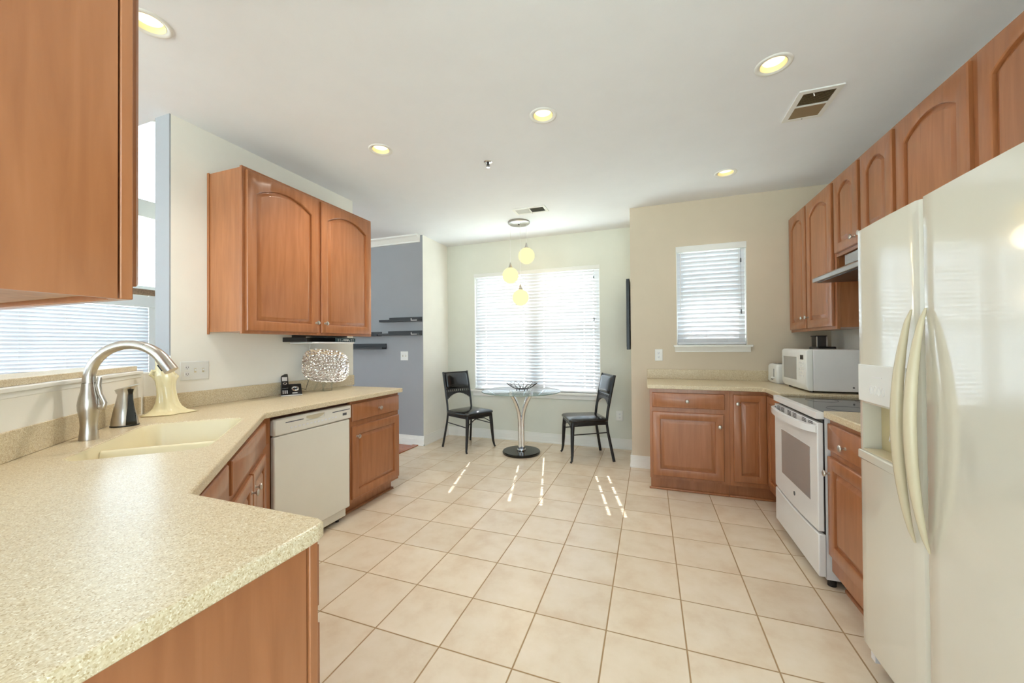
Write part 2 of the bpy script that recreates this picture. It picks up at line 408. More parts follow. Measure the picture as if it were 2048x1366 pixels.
# nook
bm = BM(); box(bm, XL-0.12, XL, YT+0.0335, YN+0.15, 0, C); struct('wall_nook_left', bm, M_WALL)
bm = BM(); prism(bm, [(XD0, YT+0.03), (XL-0.0005, YT+0.03), (XL-0.0005, YT+0.033), (XL-0.12, YT+0.033), (XL-0.12, YT+0.15), (XD0, YT+0.15)], 0, C); struct('wall_hall', bm, M_GRAY)
W1 = (-2.335, -0.580, 0.672, 2.30)        # nook window opening x0,x1,z0,z1
W2 = (0.268, 0.893, 1.285, 2.285)
def wall_with_hole(bm, x0, x1, y0, y1, z0, z1, w):
    box(bm, x0, w[0], y0, y1, z0, z1); box(bm, w[1], x1, y0, y1, z0, z1)
    box(bm, w[0], w[1], y0, y1, z0, w[2]); box(bm, w[0], w[1], y0, y1, w[3], z1)
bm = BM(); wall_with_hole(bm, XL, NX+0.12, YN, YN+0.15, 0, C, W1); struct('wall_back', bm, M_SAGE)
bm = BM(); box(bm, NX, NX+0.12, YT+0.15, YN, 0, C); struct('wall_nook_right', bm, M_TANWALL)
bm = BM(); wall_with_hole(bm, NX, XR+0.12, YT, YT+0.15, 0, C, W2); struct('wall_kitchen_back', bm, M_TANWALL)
bm = BM(); box(bm, XR, XR+0.12, -1.6, YT, 0, C); struct('wall_right', bm, M_WALL)  # stops short behind the camera so the added fill from the right enters
# dining outer wall with a lower and an upper window
XD = -6.4
bm = BM()
for y0, y1, z0, z1 in ((-4.6, 0.9, 0, 5.3), (3.17, 3.36, 0, 2.09), (3.36, 4.37, 0, 5.3), (0.9, 3.17, 0, 0.75), (0.9, 3.17, 1.99, 2.09), (0.9, 3.36, 4.5, 5.3), (0.9, 2.62, 2.09, 4.5)):
    box(bm, XD-0.14, XD, y0, y1, z0, z1)
struct('wall_dining', bm, M_TRIM)

def baseboard(name, path, inward):
    """path: two xy points on the wall face; inward: unit xy pointing into the room"""
    (x0, y0), (x1, y1) = path; ix, iy = inward
    bm = BM()
    for t, z0, z1 in ((0.016, 0, 0.085), (0.011, 0.085, 0.1), (0.008, 0.1, 0.125), (0.022, 0, 0.02)):
        pts = [(x0, y0), (x1, y1), (x1+ix*t, y1+iy*t), (x0+ix*t, y0+iy*t)]
        prism(bm, pts, z0, z1)
    struct(name, bm, M_TRIM, weld=False)
baseboard('baseboard_back', ((XL, YN), (NX, YN)), (0, -1))
baseboard('baseboard_nook_left', ((XL, YT+0.03), (XL, YN)), (1, 0))
baseboard('baseboard_hall', ((-6.3, YT+0.03), (XL+0.016, YT+0.03)), (0, -1))
baseboard('baseboard_nook_right', ((NX, YT), (NX, YN)), (-1, 0))
baseboard('baseboard_kitchen_back', ((NX-0.016, YT), (0.0, YT)), (0, -1))
baseboard('baseboard_left', ((XL, 2.9), (XL, 3.01)), (1, 0))
# crown moulding on the grey wall
bm = BM()
prof = [(0, C), (-0.085, C), (-0.085, C-0.018), (-0.06, C-0.03), (-0.03, C-0.062), (-0.018, C-0.075), (-0.018, C-0.09), (0, C-0.09)]
extrude_poly(bm, [(-6.3, YT+0.03+a, z) for a, z in prof], (6.3-2.80, 0, 0)); struct('trim_4', bm, M_TRIM)

# ------------------------------------------------------------------ windows + blinds
def window(name, w, y, depth, muntin_cols, double, grid_rows=3):
    x0, x1, z0, z1 = w; root = thing(name, 'x', 'window', ((x0+x1)/2, y, z0))
    del root['label']; del root['category']; root['kind'] = 'structure'
    yf = y + depth
    fr = BM(); t = 0.045
    box(fr, x0, x0+t, yf-0.06, yf, z0, z1); box(fr, x1-t, x1, yf-0.06, yf, z0, z1)
    box(fr, x0+t, x1-t, yf-0.06, yf, z0, z0+t); box(fr, x0+t, x1-t, yf-0.06, yf, z1-t, z1)
    units = [(x0+t, x1-t)]
    if double:
        xm = (x0+x1)/2; box(fr, xm-0.05, xm+0.05, yf-0.06, yf, z0+t, z1-t); units = [(x0+t, xm-0.05), (xm+0.05, x1-t)]
    obj('window_frame', fr, M_TRIM, root, bevel=0.003)
    zm = (z0+z1)/2
    sh = BM(); gl = BM()
    for a, b in units:
        box(sh, a, b, yf-0.05, yf-0.015, zm-0.022, zm+0.022)
        box(sh, a, b, yf-0.05, yf-0.015, z0+t, z0+t+0.035); box(sh, a, b, yf-0.05, yf-0.015, z1-t-0.035, z1-t)
        for q in (a, b-0.03): box(sh, q, q+0.03, yf-0.05, yf-0.015, z0+t, z1-t)
        for i in range(1, muntin_cols):
            xx = a + (b-a)*i/muntin_cols; box(sh, xx-0.008, xx+0.008, yf-0.04, yf-0.02, zm, z1-t)
        for i in range(1, grid_rows):
            zz = zm + (z1-t-zm)*i/grid_rows; box(sh, a, b, yf-0.04, yf-0.02, zz-0.008, zz+0.008)
        box(gl, a, b, yf-0.032, yf-0.029, z0+t, z1-t)
    obj('sash', sh, M_TRIM, root, weld=False); obj('window_pane', gl, M_GLASS, root)
    jb = BM()   # painted reveal lining
    box(jb, x0-0.001, x0+0.006, y+0.001, yf-0.06, z0, z1); box(jb, x1-0.006, x1+0.001, y+0.001, yf-0.06, z0, z1); box(jb, x0, x1, y+0.001, yf-0.06, z1-0.006, z1+0.001)
    obj('jamb', jb, M_TRIM, root)
    return root
win1 = window('window_1', W1, YN, 0.13, 3, True)
bm = BM(); box(bm, W1[0]-0.06, W1[1]+0.03, YN-0.045, YN+0.07, W1[2]-0.03, W1[2]); obj('window_sill', bm, M_TRIM, win1, bevel=0.006)
bm = BM(); box(bm, W1[0]-0.02, W1[1]+0.01, YN-0.018, YN, W1[2]-0.085, W1[2]-0.03); obj('apron', bm, M_TRIM, win1, bevel=0.004)
win2 = window('window_2', W2, YT, 0.13, 3, False)
bm = BM(); box(bm, 0.236, 0.936, YT-0.05, YT+0.07, W2[2]-0.022, W2[2]); obj('window_sill', bm, M_TRIM, win2, bevel=0.006)
bm = BM()
extrude_poly(bm, [(0.246, YT, W2[2]-0.022), (0.246, YT-0.03, W2[2]-0.022), (0.25, YT-0.012, W2[2]-0.06), (0.252, YT-0.012, W2[2]-0.07), (0.252, YT, W2[2]-0.07)], (0.67, 0, 0))
obj('apron', bm, M_TRIM, win2)
# dining windows (seen through the pass-through)
def dwindow(name, y0, y1, z0, z1):
    root = thing(name, 'x', 'window', (XD, (y0+y1)/2, z0)); del root['label']; del root['category']; root['kind'] = 'structure'
    fr = BM(); t = 0.05; a, b = XD-0.12, XD-0.06
    box(fr, a, b, y0, y0+t, z0, z1); box(fr, a, b, y1-t, y1, z0, z1); box(fr, a, b, y0+t, y1-t, z0, z0+t); box(fr, a, b, y0+t, y1-t, z1-t, z1)
    ym = (y0+y1)/2; box(fr, a, b, ym-0.05, ym+0.05, z0+t, z1-t)
    zm = (z0+z1)/2; box(fr, a, b, y0+t, y1-t, zm-0.02, zm+0.02)
    for yy in ((y0+0.4, y0+0.75, y1-0.4, y1-0.75) if y1-y0 > 1 else ()): box(fr, a+0.02, b-0.02, yy-0.009, yy+0.009, zm, z1-t)
    obj('window_frame', fr, M_TRIM, root, weld=False)
    gl = BM(); box(gl, XD-0.092, XD-0.088, y0+t, y1-t, z0+t, z1-t); obj('window_pane', gl, M_GLASS, root)
    cs = BM()
    for q0, q1, r0, r1 in ((y1, y1+0.075, z0-0.05, z1+0.02), (y0-0.075, y0, z0-0.05, z1+0.02)): box(cs, XD, XD+0.02, q0, q1, r0, r1)
    obj('casing', cs, M_TRIM, root)
    return root
dwindow('window_3', 0.9, 3.17, 0.75, 1.99)
dwindow('window_4', 2.62, 3.36, 2.09, 4.5)
bm = BM(); box(bm, XD, XD+0.03, 0.9, 3.36, 3.06, 3.29); struct('trim_5', bm, M_TRIM)
bm = BM(); box(bm, XD, XD+0.025, 0.9, 3.26, 2.005, 2.085); struct('trim_6', bm, M_WOODTRIM)

def blind(name, label, width, ztop, zbot, loc, rot, cords, val_h, val_over, wand_x, tassels, valmat=None, holes=()):
    """local x runs along the slats, local y points into the room, root at the middle of the head rail line"""
    root = thing(name, label, 'blind', loc, rot, None)
    h = width/2
    th = math.radians(62); pitch = 0.0435; hw = 0.025
    cy, cz = math.cos(th), math.sin(th)
    sl = BM(); z = ztop - 0.035
    ey = Vector((0, cy, cz)); en = Vector((0, -cz, cy)); ex = Vector((1, 0, 0))
    while z > zbot + 0.04:
        o = Vector((0, 0, z))
        sag = [0]
        obox(sl, o, ex, ey, en, (-h, h), (-hw, -0.0065), (-0.0013, 0.0013))
        obox(sl, o, ex, ey, en, (-h, h), (0.0065, hw), (-0.0013, 0.0013))
        xs = [-h] + sum([[q-0.008, q+0.008] for q in sorted(holes)], []) + [h]
        for a, b in zip(xs[::2], xs[1::2]):
            obox(sl, o, ex, ey, en, (a, b), (-0.0065, 0.0065), (-0.0013, 0.0013))
        z -= pitch
    obj('slats', sl, M_SLAT, root, world=False, weld=False)
    b = BM(); box(b, -h, h, -0.024, 0.024, zbot+0.004, zbot+0.026); obj('bottom_rail', b, M_SLAT, root, world=False, bevel=0.004)
    b = BM(); box(b, -h, h, -0.03, 0.026, ztop-0.005, ztop+0.04); obj('head_rail', b, M_WHITEPL, root, world=False)
    b = BM(); v = h+val_over
    box(b, -v, v, 0.03, 0.042, ztop-0.005, ztop-0.005+val_h); box(b, -v, -v+0.01, -0.0, 0.03, ztop-0.005, ztop-0.005+val_h); box(b, v-0.01, v, -0.0, 0.03, ztop-0.005, ztop-0.005+val_h)
    obj('valance', b, valmat or M_WHITEPL, root, world=False, bevel=0.003)
    lc = BM()
    for q in cords:
        for yy in (0.0265, -0.0265): tube(lc, [(q+0.012, yy, ztop), (q+0.012, yy, zbot+0.02)], 0.0008, 5)
    obj('ladder_cord', lc, M_WHITEPL, root, world=False, weld=False)
    if wand_x is not None:
        b = BM(); tube(b, [(wand_x[0], 0.036, ztop-0.01), (wand_x[0]+0.004, 0.037, wand_x[1])], 0.0035, 8); obj('tilt_wand', b, M_GRAYPL, root, world=False)
    for tx, tz in tassels:
        b = BM(); lathe(b, [(0.003, 0.02), (0.006, 0.012), (0.007, -0.02), (0.004, -0.024)], (tx, 0.036, tz), seg=10)
        tube(b, [(tx, 0.036, tz+0.018), (tx, 0.034, ztop)], 0.001, 5)
        obj('cord_tassel', b, M_DARKGRAY, root, world=False)
    return root
xm1 = (W1[0]+W1[1])/2
blind('window_blind', 'wide white horizontal blind in the nook window behind the round glass table', W1[1]-W1[0]-0.02, 2.262, W1[2], (xm1, YN+0.03, 0), PI,
      [-(x-xm1) for x in (-2.165, -1.885, -1.60, -1.325, -1.045, -0.785, -0.615)], 0.052, 0.012, (-(-2.29-xm1), 1.60), ((-(-0.655-xm1), 2.16), (-(-0.655-xm1), 1.62)), holes=[-(x-xm1) for x in (-2.165, -1.60, -1.325, -0.785, -0.665)])
xm2 = (W2[0]+W2[1])/2
blind('window_blind', 'small white horizontal blind in the window above the corner cabinets', W2[1]-W2[0]-0.02, 2.232, W2[2], (xm2, YT+0.03, 0), PI,
      [-(x-xm2) for x in (0.345, 0.42, 0.555, 0.74, 0.84)], 0.06, 0.012, (-(0.31-xm2), 1.63), ((-(0.845-xm2), 2.11), (-(0.845-xm2), 1.61)))
blind('window_blind', 'white horizontal blind in the dining room window seen past the faucet', 2.24, 1.845, 0.76, (XD+0.035, 2.035, 0), -PI/2,
      [-1.0, -0.7, -0.35, 0.0, 0.35, 0.7, 1.0], 0.15, 0.11, None, ())

# ------------------------------------------------------------------ cabinet builders
X_, Y_, Z_ = Vector((1, 0, 0)), Vector((0, 1, 0)), Vector((0, 0, 1))
def door_mesh(bm, o, ux, n, w, h, arch=0.0, fr=0.058, t=0.020, slab=False):
    """raised-panel door; o = lower corner on the back plane, ux along width, n outward"""
    o = Vector(o); N = 14
    def loop(ins, dep, arched, side_ins=None):
        x0, x1 = ins, w-ins; z0 = ins; zt = h-ins
        pts = [(x0, z0), (x1, z0)]
        for k in range(N+1):
            x = x1 + (x0-x1)*k/N
            q = (2*(x-w/2)/(w-2*fr)) if w > 2*fr else 0
            drop = arch*min(1.0, q*q) if arched else 0.0
            pts.append((x, zt-drop))
        return [o + ux*a + Z_*b + n*dep for a, b in pts]
    if slab:
        L = [loop(0, 0, False), loop(0, t-0.007, False), loop(0.004, t-0.003, False), loop(0.012, t-0.002, False), loop(0.016, t, False)]
    else:
        a = arch > 0
        L = [loop(0, 0, False), loop(0, t-0.006, False), loop(0.004, t-0.001, False), loop(0.008, t, False),
             loop(fr, t, a), loop(fr+0.006, t-0.004, a), loop(fr+0.008, t-0.0165, a), loop(fr+0.017, t-0.0165, a), loop(fr+0.036, t-0.004, a), loop(fr+0.040, t-0.004, a)]
    loft(bm, L)
def knob(parent, p, n):
    b = BM()
    lathe(b, [(0.0085, 0), (0.0085, 0.002), (0.0055, 0.004), (0.0048, 0.014), (0.0075, 0.018), (0.0145, 0.0215), (0.0162, 0.0245), (0.0150, 0.028), (0.0095, 0.0305), (0.001, 0.0315)], p, n, 20)
    return obj('knob', b, M_NICKEL, parent, smooth=True)
def door(parent, o, ux, n, w, h, arch=0.0, fr=0.058, kn=None, name='door', slab=False):
    b = BM(); door_mesh(b, o, ux, n, w, h, arch, fr, slab=slab)
    d = obj(name, b, M_WOOD, parent, smooth=35)
    if kn: knob(d, Vector(o)+ux*kn[0]+Z_*kn[1]+n*0.020, n)
    return d
def face_frame(bm, o, ux, n, w, z0, z1, xs, t=0.019, rails=(0.04, 0.04), mids=()):
    """stiles at xs (list of (a,b) along ux), top/bottom rails"""
    xs = sorted(xs)
    for a, b in xs: obox(bm, o, ux, n, Z_, (a, b), (0, t), (z0, z1))
    for (_, a), (b, _2) in zip(xs, xs[1:]):
        obox(bm, o, ux, n, Z_, (a, b), (0, t), (z0, z0+rails[0])); obox(bm, o, ux, n, Z_, (a, b), (0, t), (z1-rails[1], z1))
        for zz in mids: obox(bm, o, ux, n, Z_, (a, b), (0, t), (zz-0.018, zz+0.018))

# ---- upper cabinet on the left wall
r = thing('wall_cabinet', 'honey wood two-door wall cabinet hanging above the dishwasher', 'cabinet', (XL, 2.28, 1.385))
b = BM(); box(b, XL+0.002, -2.449, 1.690, 2.87, 1.40, 2.455); obj('carcass', b, M_WOOD, r)
b = BM(); face_frame(b, (-2.449, 1.683, 0), Y_, X_, 1.192, 1.385, 2.46, [(0, 0.04), (0.576, 0.616), (1.152, 1.192)]); box(b, XL+0.002, XL+0.02, 1.683, 1.69, 1.385, 2.46); obj('face_frame', b, M_WOOD, r, weld=False, bevel=0.0015)
door(r, (-2.430, 1.705, 1.405), Y_, X_, 0.560, 1.035, 0.075, kn=(0.532, 0.075))
door(r, (-2.430, 2.292, 1.405), Y_, X_, 0.565, 1.035, 0.075, kn=(0.03, 0.075))

# ---- near upper cabinet over the peninsula
r = thing('wall_cabinet', 'large honey wood wall cabinet nearest the camera, its plain end panel filling the upper left', 'cabinet', (-1.15, 0.03, 1.385))
b = BM(); box(b, -1.45, -0.868, 0.032, 0.383, 1.405, 2.46); obj('carcass', b, M_WOOD, r)
b = BM(); box(b, -0.869, -0.862, 0.032, 0.3845, 1.385, 2.46); obj('end_panel', b, M_WOOD, r)
b = BM(); face_frame(b, (-1.45, 0.388, 0), X_, Y_, 0.588, 1.385, 2.46, [(0, 0.04), (0.548, 0.588)], t=0.018); obj('face_frame', b, M_WOOD, r, weld=False, bevel=0.002)
door(r, (-0.884, 0.406, 1.412), -X_, Y_, 0.53, 1.03, 0.075, kn=(0.5, 0.08))
b = BM(); box(b, -1.44, -0.872, 0.05, 0.37, 1.392, 1.405); obj('bottom_panel', b, M_WOODIN, r)

# ---- right wall uppers
xf = 1.252            # back plane of the doors
def upper_right(label, y0, y1, z0, doors_y, knobs, zt=2.462, frame_y=None):
    r = thing('wall_cabinet', label, 'cabinet', (XR, (y0+y1)/2, z0))
    b = BM(); box(b, xf+0.019, XR-0.002, y0+0.004, y1-0.004, z0+0.012, zt-0.003); obj('carcass', b, M_WOOD, r)
    b = BM()
    st = frame_y or [(y1-0.03, y1), (y0, y0+0.03), ((doors_y[0][0]+doors_y[1][1])/2-0.025, (doors_y[0][0]+doors_y[1][1])/2+0.025)]
    st = sorted(st)
    for a, c in st: box(b, xf, xf+0.019, a, c, z0, zt)
    for (_, a), (c, _2) in zip(st, st[1:]):
        box(b, xf, xf+0.019, a, c, z0, z0+0.035); box(b, xf, xf+0.019, a, c, zt-0.035, zt)
    obj('face_frame', b, M_WOOD, r, weld=False, bevel=0.0015)
    for (a, c), kn in zip(doors_y, knobs):
        w = c-a; dz = z0+0.022
        door(r, (xf, c, dz), -Y_, -X_, w, zt-0.018-dz, 0.07, fr=min(0.058, w*0.19), kn=(kn[0] if kn[0] > 0 else w+kn[0], kn[1]) if kn else None)
    return r
upper_right('tall honey wood wall cabinet in the corner above the microwave', 3.30, YT-0.004, 1.395, [(3.815, 4.195), (3.335, 3.785)], [(-0.03, 0.09), (0.03, 0.09)])
upper_right('short honey wood wall cabinet directly above the range hood', 2.59, 3.296, 1.90, [(2.965, 3.285), (2.605, 2.925)], [(-0.03, 0.05), (0.03, 0.05)])
upper_right('wide honey wood wall cabinet above the refrigerator', 1.02, 2.586, 1.80, [(2.085, 2.565), (1.545, 2.035), (1.05, 1.53)], [(-0.03, 0.05), (0.03, 0.05), None],
            frame_y=[(2.55, 2.586), (2.03, 2.09), (1.52, 1.555), (1.02, 1.06)])

# ------------------------------------------------------------------ left base units
E1 = Vector((-0.7071, 0.7071, 0)); E2 = Vector((0.7071, 0.7071, 0))    # along the diagonal front / outward
def base_toe(bm, o, ux, n, w, rec=0.075, h=0.10):
    obox(bm, o, ux, n, Z_, (0, w), (-rec-0.015, -rec), (0, h))
# end cabinet (drawer over door)
xd = -2.145
r = thing('base_cabinet', 'honey wood base cabinet at the end of the left counter, one drawer over one door', 'cabinet', (-2.45, 2.59, 0))
b = BM(); box(b, XL+0.003, xd-0.019, 2.298, 2.885, 0.105, ZL-0.037); obj('carcass', b, M_WOOD, r)
b = BM(); face_frame(b, (xd-0.019, 2.298, 0), Y_, X_, 0.587, 0.105, ZL-0.037, [(0, 0.02), (0.567, 0.587)], rails=(0.03, 0.025), mids=(0.70,)); obj('face_frame', b, M_WOOD, r, weld=False)
door(r, (xd, 2.308, 0.722), Y_, X_, 0.570, 0.135, slab=True, name='drawer', kn=(0.298, 0.064))
door(r, (xd, 2.308, 0.13), Y_, X_, 0.570, 0.552, kn=(0.045, 0.475))
b = BM(); box(b, XL+0.05, xd-0.075, 2.302, 2.88, 0.0, 0.105); obj('toe_kick', b, M_WOOD, r)
b = BM(); box(b, xd-0.075, xd-0.06, 2.302, 2.895, 0.0, 0.018); box(b, XL+0.05, xd-0.06, 2.88, 2.895, 0.0, 0.018); obj('shoe_molding', b, M_WOOD, r, bevel=0.006)
# corner sink base on the diagonal
o0 = Vector((-1.155, 0.625, 0))            # start of the diagonal front plane
r = thing('sink_base_cabinet', 'honey wood corner base cabinet under the sink with a false drawer front and two doors', 'cabinet', (-2.2, 1.2, 0))
b = BM(); prism(b, [(-1.50, 0.952), (-2.12, 1.572), (-2.145, 1.648), (XL+0.01, 1.648), (XL+0.01, 1.40), (-1.915, 0.535)], 0.105, 0.72); obj('carcass', b, M_WOOD, r)
b = BM()
obox(b, o0, E1, E2, Z_, (0.49, 1.365), (-0.019, 0.0), (0.105, ZL-0.037)); obj('face_frame', b, M_WOOD, r)
b = BM(); box(b, -2.165, xd, 1.59, 1.652, 0.10, ZL-0.037); obj('filler', b, M_WOOD, r)
door(r, o0+E1*0.545+Z_*0.722, E1, E2, 0.80, 0.135, slab=True, name='false_drawer_front')
door(r, o0+E1*0.553+Z_*0.13, E1, E2, 0.385, 0.552, kn=(0.352, 0.475))
door(r, o0+E1*0.958+Z_*0.13, E1, E2, 0.385, 0.552, kn=(0.033, 0.475))
b = BM(); obox(b, o0, E1, E2, Z_, (0.49, 1.36), (-0.11, -0.09), (0, 0.105)); obj('toe_kick', b, M_WOOD, r)
r = thing('base_cabinet', 'narrow honey wood base cabinet tucked into the inner corner beside the sink base', 'cabinet', (-1.5, 0.75, 0))
b = BM(); prism(b, [(-1.16, 0.615), (-1.485, 0.940), (-1.90, 0.522), (-1.49, 0.11)], 0.105, 0.72); obj('carcass', b, M_WOOD, r)
b = BM(); obox(b, o0, E1, E2, Z_, (0.0, 0.485), (-0.019, 0.0), (0.105, ZL-0.037)); obj('face_frame', b, M_WOOD, r)
door(r, o0+E1*0.05+Z_*0.722, E1, E2, 0.44, 0.135, slab=True, name='drawer', kn=(0.2, 0.06))
door(r, o0+E1*0.05+Z_*0.13, E1, E2, 0.44, 0.552, kn=(0.04, 0.475))
# peninsula base
r = thing('base_cabinet', 'honey wood peninsula base cabinet under the near counter end, plain side panel showing', 'cabinet', (-0.95, 0.3, 0))
b = BM(); box(b, -1.10, -0.70, 0.055, 0.60, 0.10, ZL-0.04); obj('carcass', b, M_WOOD, r)
b = BM(); box(b, -0.70, -0.694, 0.045, 0.617, 0.0, ZL-0.037); obj('end_panel', b, M_WOOD, r)
b = BM(); box(b, -1.10, -0.688, 0.6205, 0.642, 0.10, ZL-0.037); obj('face_frame', b, M_WOOD, r, bevel=0.002)
door(r, (-0.70, 0.642, 0.722), -X_, Y_, 0.38, 0.135, slab=True, name='drawer', kn=(0.19, 0.06))
door(r, (-0.70, 0.642, 0.13), -X_, Y_, 0.38, 0.552, kn=(0.34, 0.475))
b = BM(); box(b, -1.10, -0.70, 0.06, 0.55, 0, 0.10); obj('toe_kick', b, M_WOOD, r)

# dishwasher
xw = -2.125
r = thing('dishwasher', 'bisque built-in dishwasher under the left counter', 'dishwasher', (-2.4, 1.97, 0))
b = BM(); box(b, XL+0.06, xw-0.035, 1.662, 2.29, 0.095, 0.872); obj('body', b, M_GAP, r)
b = BM(); box(b, xw-0.035, xw, 1.664, 2.277, 0.095, 0.752); obj('door', b, M_BISQUE, r, bevel=0.008)
b = BM()
box(b, xw-0.035, xw+0.006, 1.660, 2.287, 0.757, 0.858); cp = obj('control_panel', b, M_BISQUE, r, bevel=0.007)
k = BM(); obox(k, (xw+0.006, 1.965, 0.842), Y_, X_, Z_, (-0.075, 0.075), (-0.012, 0.01), (-0.03, 0.0)); k2 = None
cut(cp, k)
b = BM(); extrude_poly(b, [(xw-0.0055, 1.89+0.15*q, 0.812+0.0+0.02*(2*q-1)**2) for q in [i/10 for i in range(11)]] + [(xw-0.0055, 2.04, 0.842), (xw-0.0055, 1.89, 0.842)], (0.002, 0, 0)); obj('handle_recess', b, M_CREAMPL, r)
for y0, y1 in ((1.735, 1.865), (2.105, 2.27)):
    b = BM(); box(b, xw+0.005, xw+0.0068, y0, y1, 0.826, 0.832); obj('vent_slot', b, M_DARKGRAY, r)
for i in range(13):
    yy = 1.775 + i*0.030
    b = BM(); box(b, xw+0.005, xw+0.0075, yy-0.008, yy+0.008, 0.787, 0.796); obj('button', b, M_GRAYPL, r)
b = BM(); box(b, xw+0.005, xw+0.0070, 2.20, 2.238, 0.79, 0.808); obj('badge', b, M_DARKGRAY, r)
b = BM(); box(b, xw-0.045, xw-0.03, 1.67, 2.262, 0.03, 0.095); obj('toe_panel', b, M_BISQUE, r)
for yy in (1.72, 2.21):
    b = BM(); lathe(b, [(0.012, 0), (0.012, 0.03)], (xw-0.06, yy, 0), seg=12); obj('leveling_foot', b, M_BLACK, r)

# counter on the left with the peninsula
pts = [(-0.696, 0.653), (-0.676, 0.645), (-0.668, 0.625), (-0.666, 0.60), (-0.666, 0.032), (-1.445, 0.032), (XL+0.001, 1.352), (XL+0.001, 2.897), (-2.105, 2.897), (-2.096, 2.888), (-2.0945, 1.590), (-2.088, 1.577), (-1.1375, 0.655), (-1.125, 0.653)]
r = thing('countertop', 'speckled beige countertop with the sink, wrapping from the left wall around to the peninsula', 'countertop', (-1.9, 1.2, ZL-0.036))
b = BM(); prism(b, pts, ZL-0.036, ZL); ct = obj('slab', b, M_COUNTER, r)
SC = Vector((-1.975, 1.065, 0)); HL, HW = 0.350, 0.205
k = BM(); loft(k, [rrect(0, 0, HL, HW, 0.07, E1, E2, z, 6, SC) for z in (ZL-0.1, ZL+0.1)]); cut(ct, k)
bv = ct.modifiers.new('bevel', 'BEVEL'); bv.width = 0.006; bv.segments = 3; bv.limit_method = 'ANGLE'; bv.angle_limit = math.radians(50)
b = BM()
def ring(ins, z, rad=0.07): return rrect(0, 0, HL-ins, HW-ins, max(0.02, rad-ins*0.5), E1, E2, z, 6, SC)
loft(b, [ring(-0.0025, ZL-0.034), ring(-0.0025, ZL-0.004), ring(0.004, ZL-0.003), ring(0.008, ZL-0.014), ring(0.016, ZL-0.12), ring(0.03, ZL-0.165), ring(0.06, ZL-0.18)], cap0=False)
sk = obj('sink', b, M_SINK, r, smooth=50)
b = BM(); loft(b, [[SC + E1*(-0.09+s*wd) + E2*(HW-0.012)*t_ + Z_*z for s, t_ in ((-1, -1), (1, -1), (1, 1), (-1, 1))] for wd, z in ((0.03, ZL-0.18), (0.016, ZL-0.06), (0.011, ZL-0.034), (0.004, ZL-0.027))], cap0=False)
obj('divider', b, M_SINK, sk, smooth=60)
for q in (0.13, -0.22):
    b = BM(); lathe(b, [(0.04, 0), (0.042, 0.003), (0.03, 0.004), (0.028, 0.001)], SC+E1*q+Z_*(ZL-0.179), seg=24); obj('drain', b, M_CHROME, sk, smooth=True)
b = BM(); box(b, XL+0.001, XL+0.02, 1.345, 3.005, ZL, ZL+0.098); obj('backsplash', b, M_COUNTER, r, bevel=0.003)
b = BM(); prism(b, [(XL+0.02, LC+2.745), (XL+0.004, LC-0.026+2.761), (-1.452, 0.033), (-1.448+0.02, 0.033)], ZL, ZL+0.103); obj('backsplash', b, M_COUNTER, r, bevel=0.003)

# ------------------------------------------------------------------ right base units
yb = 3.60
r = thing('base_cabinet', 'dark honey wood base cabinet below the small window, one drawer over one square door', 'cabinet', (0.31, 3.9, 0))
b = BM(); box(b, 0.003, 0.615, yb+0.019, YT-0.003, 0.12, ZR-0.037); obj('carcass', b, M_WOOD, r)
b = BM(); face_frame(b, (0.0, yb+0.019, 0), X_, -Y_, 0.625, 0.115, ZR-0.037, [(0, 0.025), (0.585, 0.625)], rails=(0.035, 0.032), mids=(0.722,)); obj('face_frame', b, M_WOOD, r, weld=False)
door(r, (0.022, yb, 0.742), X_, -Y_, 0.568, 0.128, slab=True, name='drawer', kn=(0.28, 0.062))
door(r, (0.022, yb, 0.142), X_, -Y_, 0.560, 0.562, kn=(0.527, 0.46))
b = BM(); box(b, 0.006, 0.629, yb+0.055, YT-0.003, 0, 0.12); obj('toe_kick', b, M_WOOD, r)
b = BM(); box(b, -0.008, 0.629, yb+0.042, yb+0.055, 0, 0.02); obj('shoe_molding', b, M_WOOD, r, bevel=0.006)
r = thing('base_cabinet', 'dark honey wood corner base cabinet with one tall narrow door beside the range', 'cabinet', (1.05, 3.7, 0))
b = BM(); box(b, 0.63, XR-0.003, yb+0.019, YT-0.003, 0.12, ZR-0.037); box(b, 0.925, XR-0.003, 3.20, yb+0.019, 0.12, ZR-0.037); obj('carcass', b, M_WOOD, r)
b = BM(); box(b, 0.626, 0.915, yb, yb+0.019, 0.115, ZR-0.037); box(b, 0.905, 0.925, 3.20, yb, 0.115, ZR-0.037); obj('face_frame', b, M_WOOD, r, weld=False)
door(r, (0.652, yb, 0.155), X_, -Y_, 0.238, 0.718, fr=0.05, kn=(0.03, 0.645))
door(r, (0.905, 3.57, 0.155), -Y_, -X_, 0.34, 0.718, fr=0.05)
b = BM(); box(b, 0.63, 0.98, yb+0.055, YT-0.003, 0, 0.12); box(b, 0.965, XR-0.003, 3.20, yb+0.055, 0, 0.12); obj('toe_kick', b, M_WOOD, r)
b = BM(); box(b, 0.63, 0.955, yb+0.042, yb+0.055, 0, 0.02); obj('shoe_molding', b, M_WOOD, r, bevel=0.006)

r = thing('countertop', 'speckled beige L-shaped countertop under the small window and the microwave', 'countertop', (0.6, 3.9, ZR-0.036))
b = BM(); prism(b, [(-0.022, 3.575), (0.855, 3.565), (0.87, 3.55), (0.87, 3.192), (XR-0.002, 3.192), (XR-0.002, YT-0.002), (-0.022, YT-0.002)], ZR-0.036, ZR); obj('slab', b, M_COUNTER, r, bevel=0.005)
b = BM(); box(b, -0.022, XR-0.002, YT-0.021, YT-0.001, ZR, ZR+0.098); box(b, XR-0.022, XR-0.002, 3.192, YT-0.021, ZR, ZR+0.098); obj('backsplash', b, M_COUNTER, r, bevel=0.003)

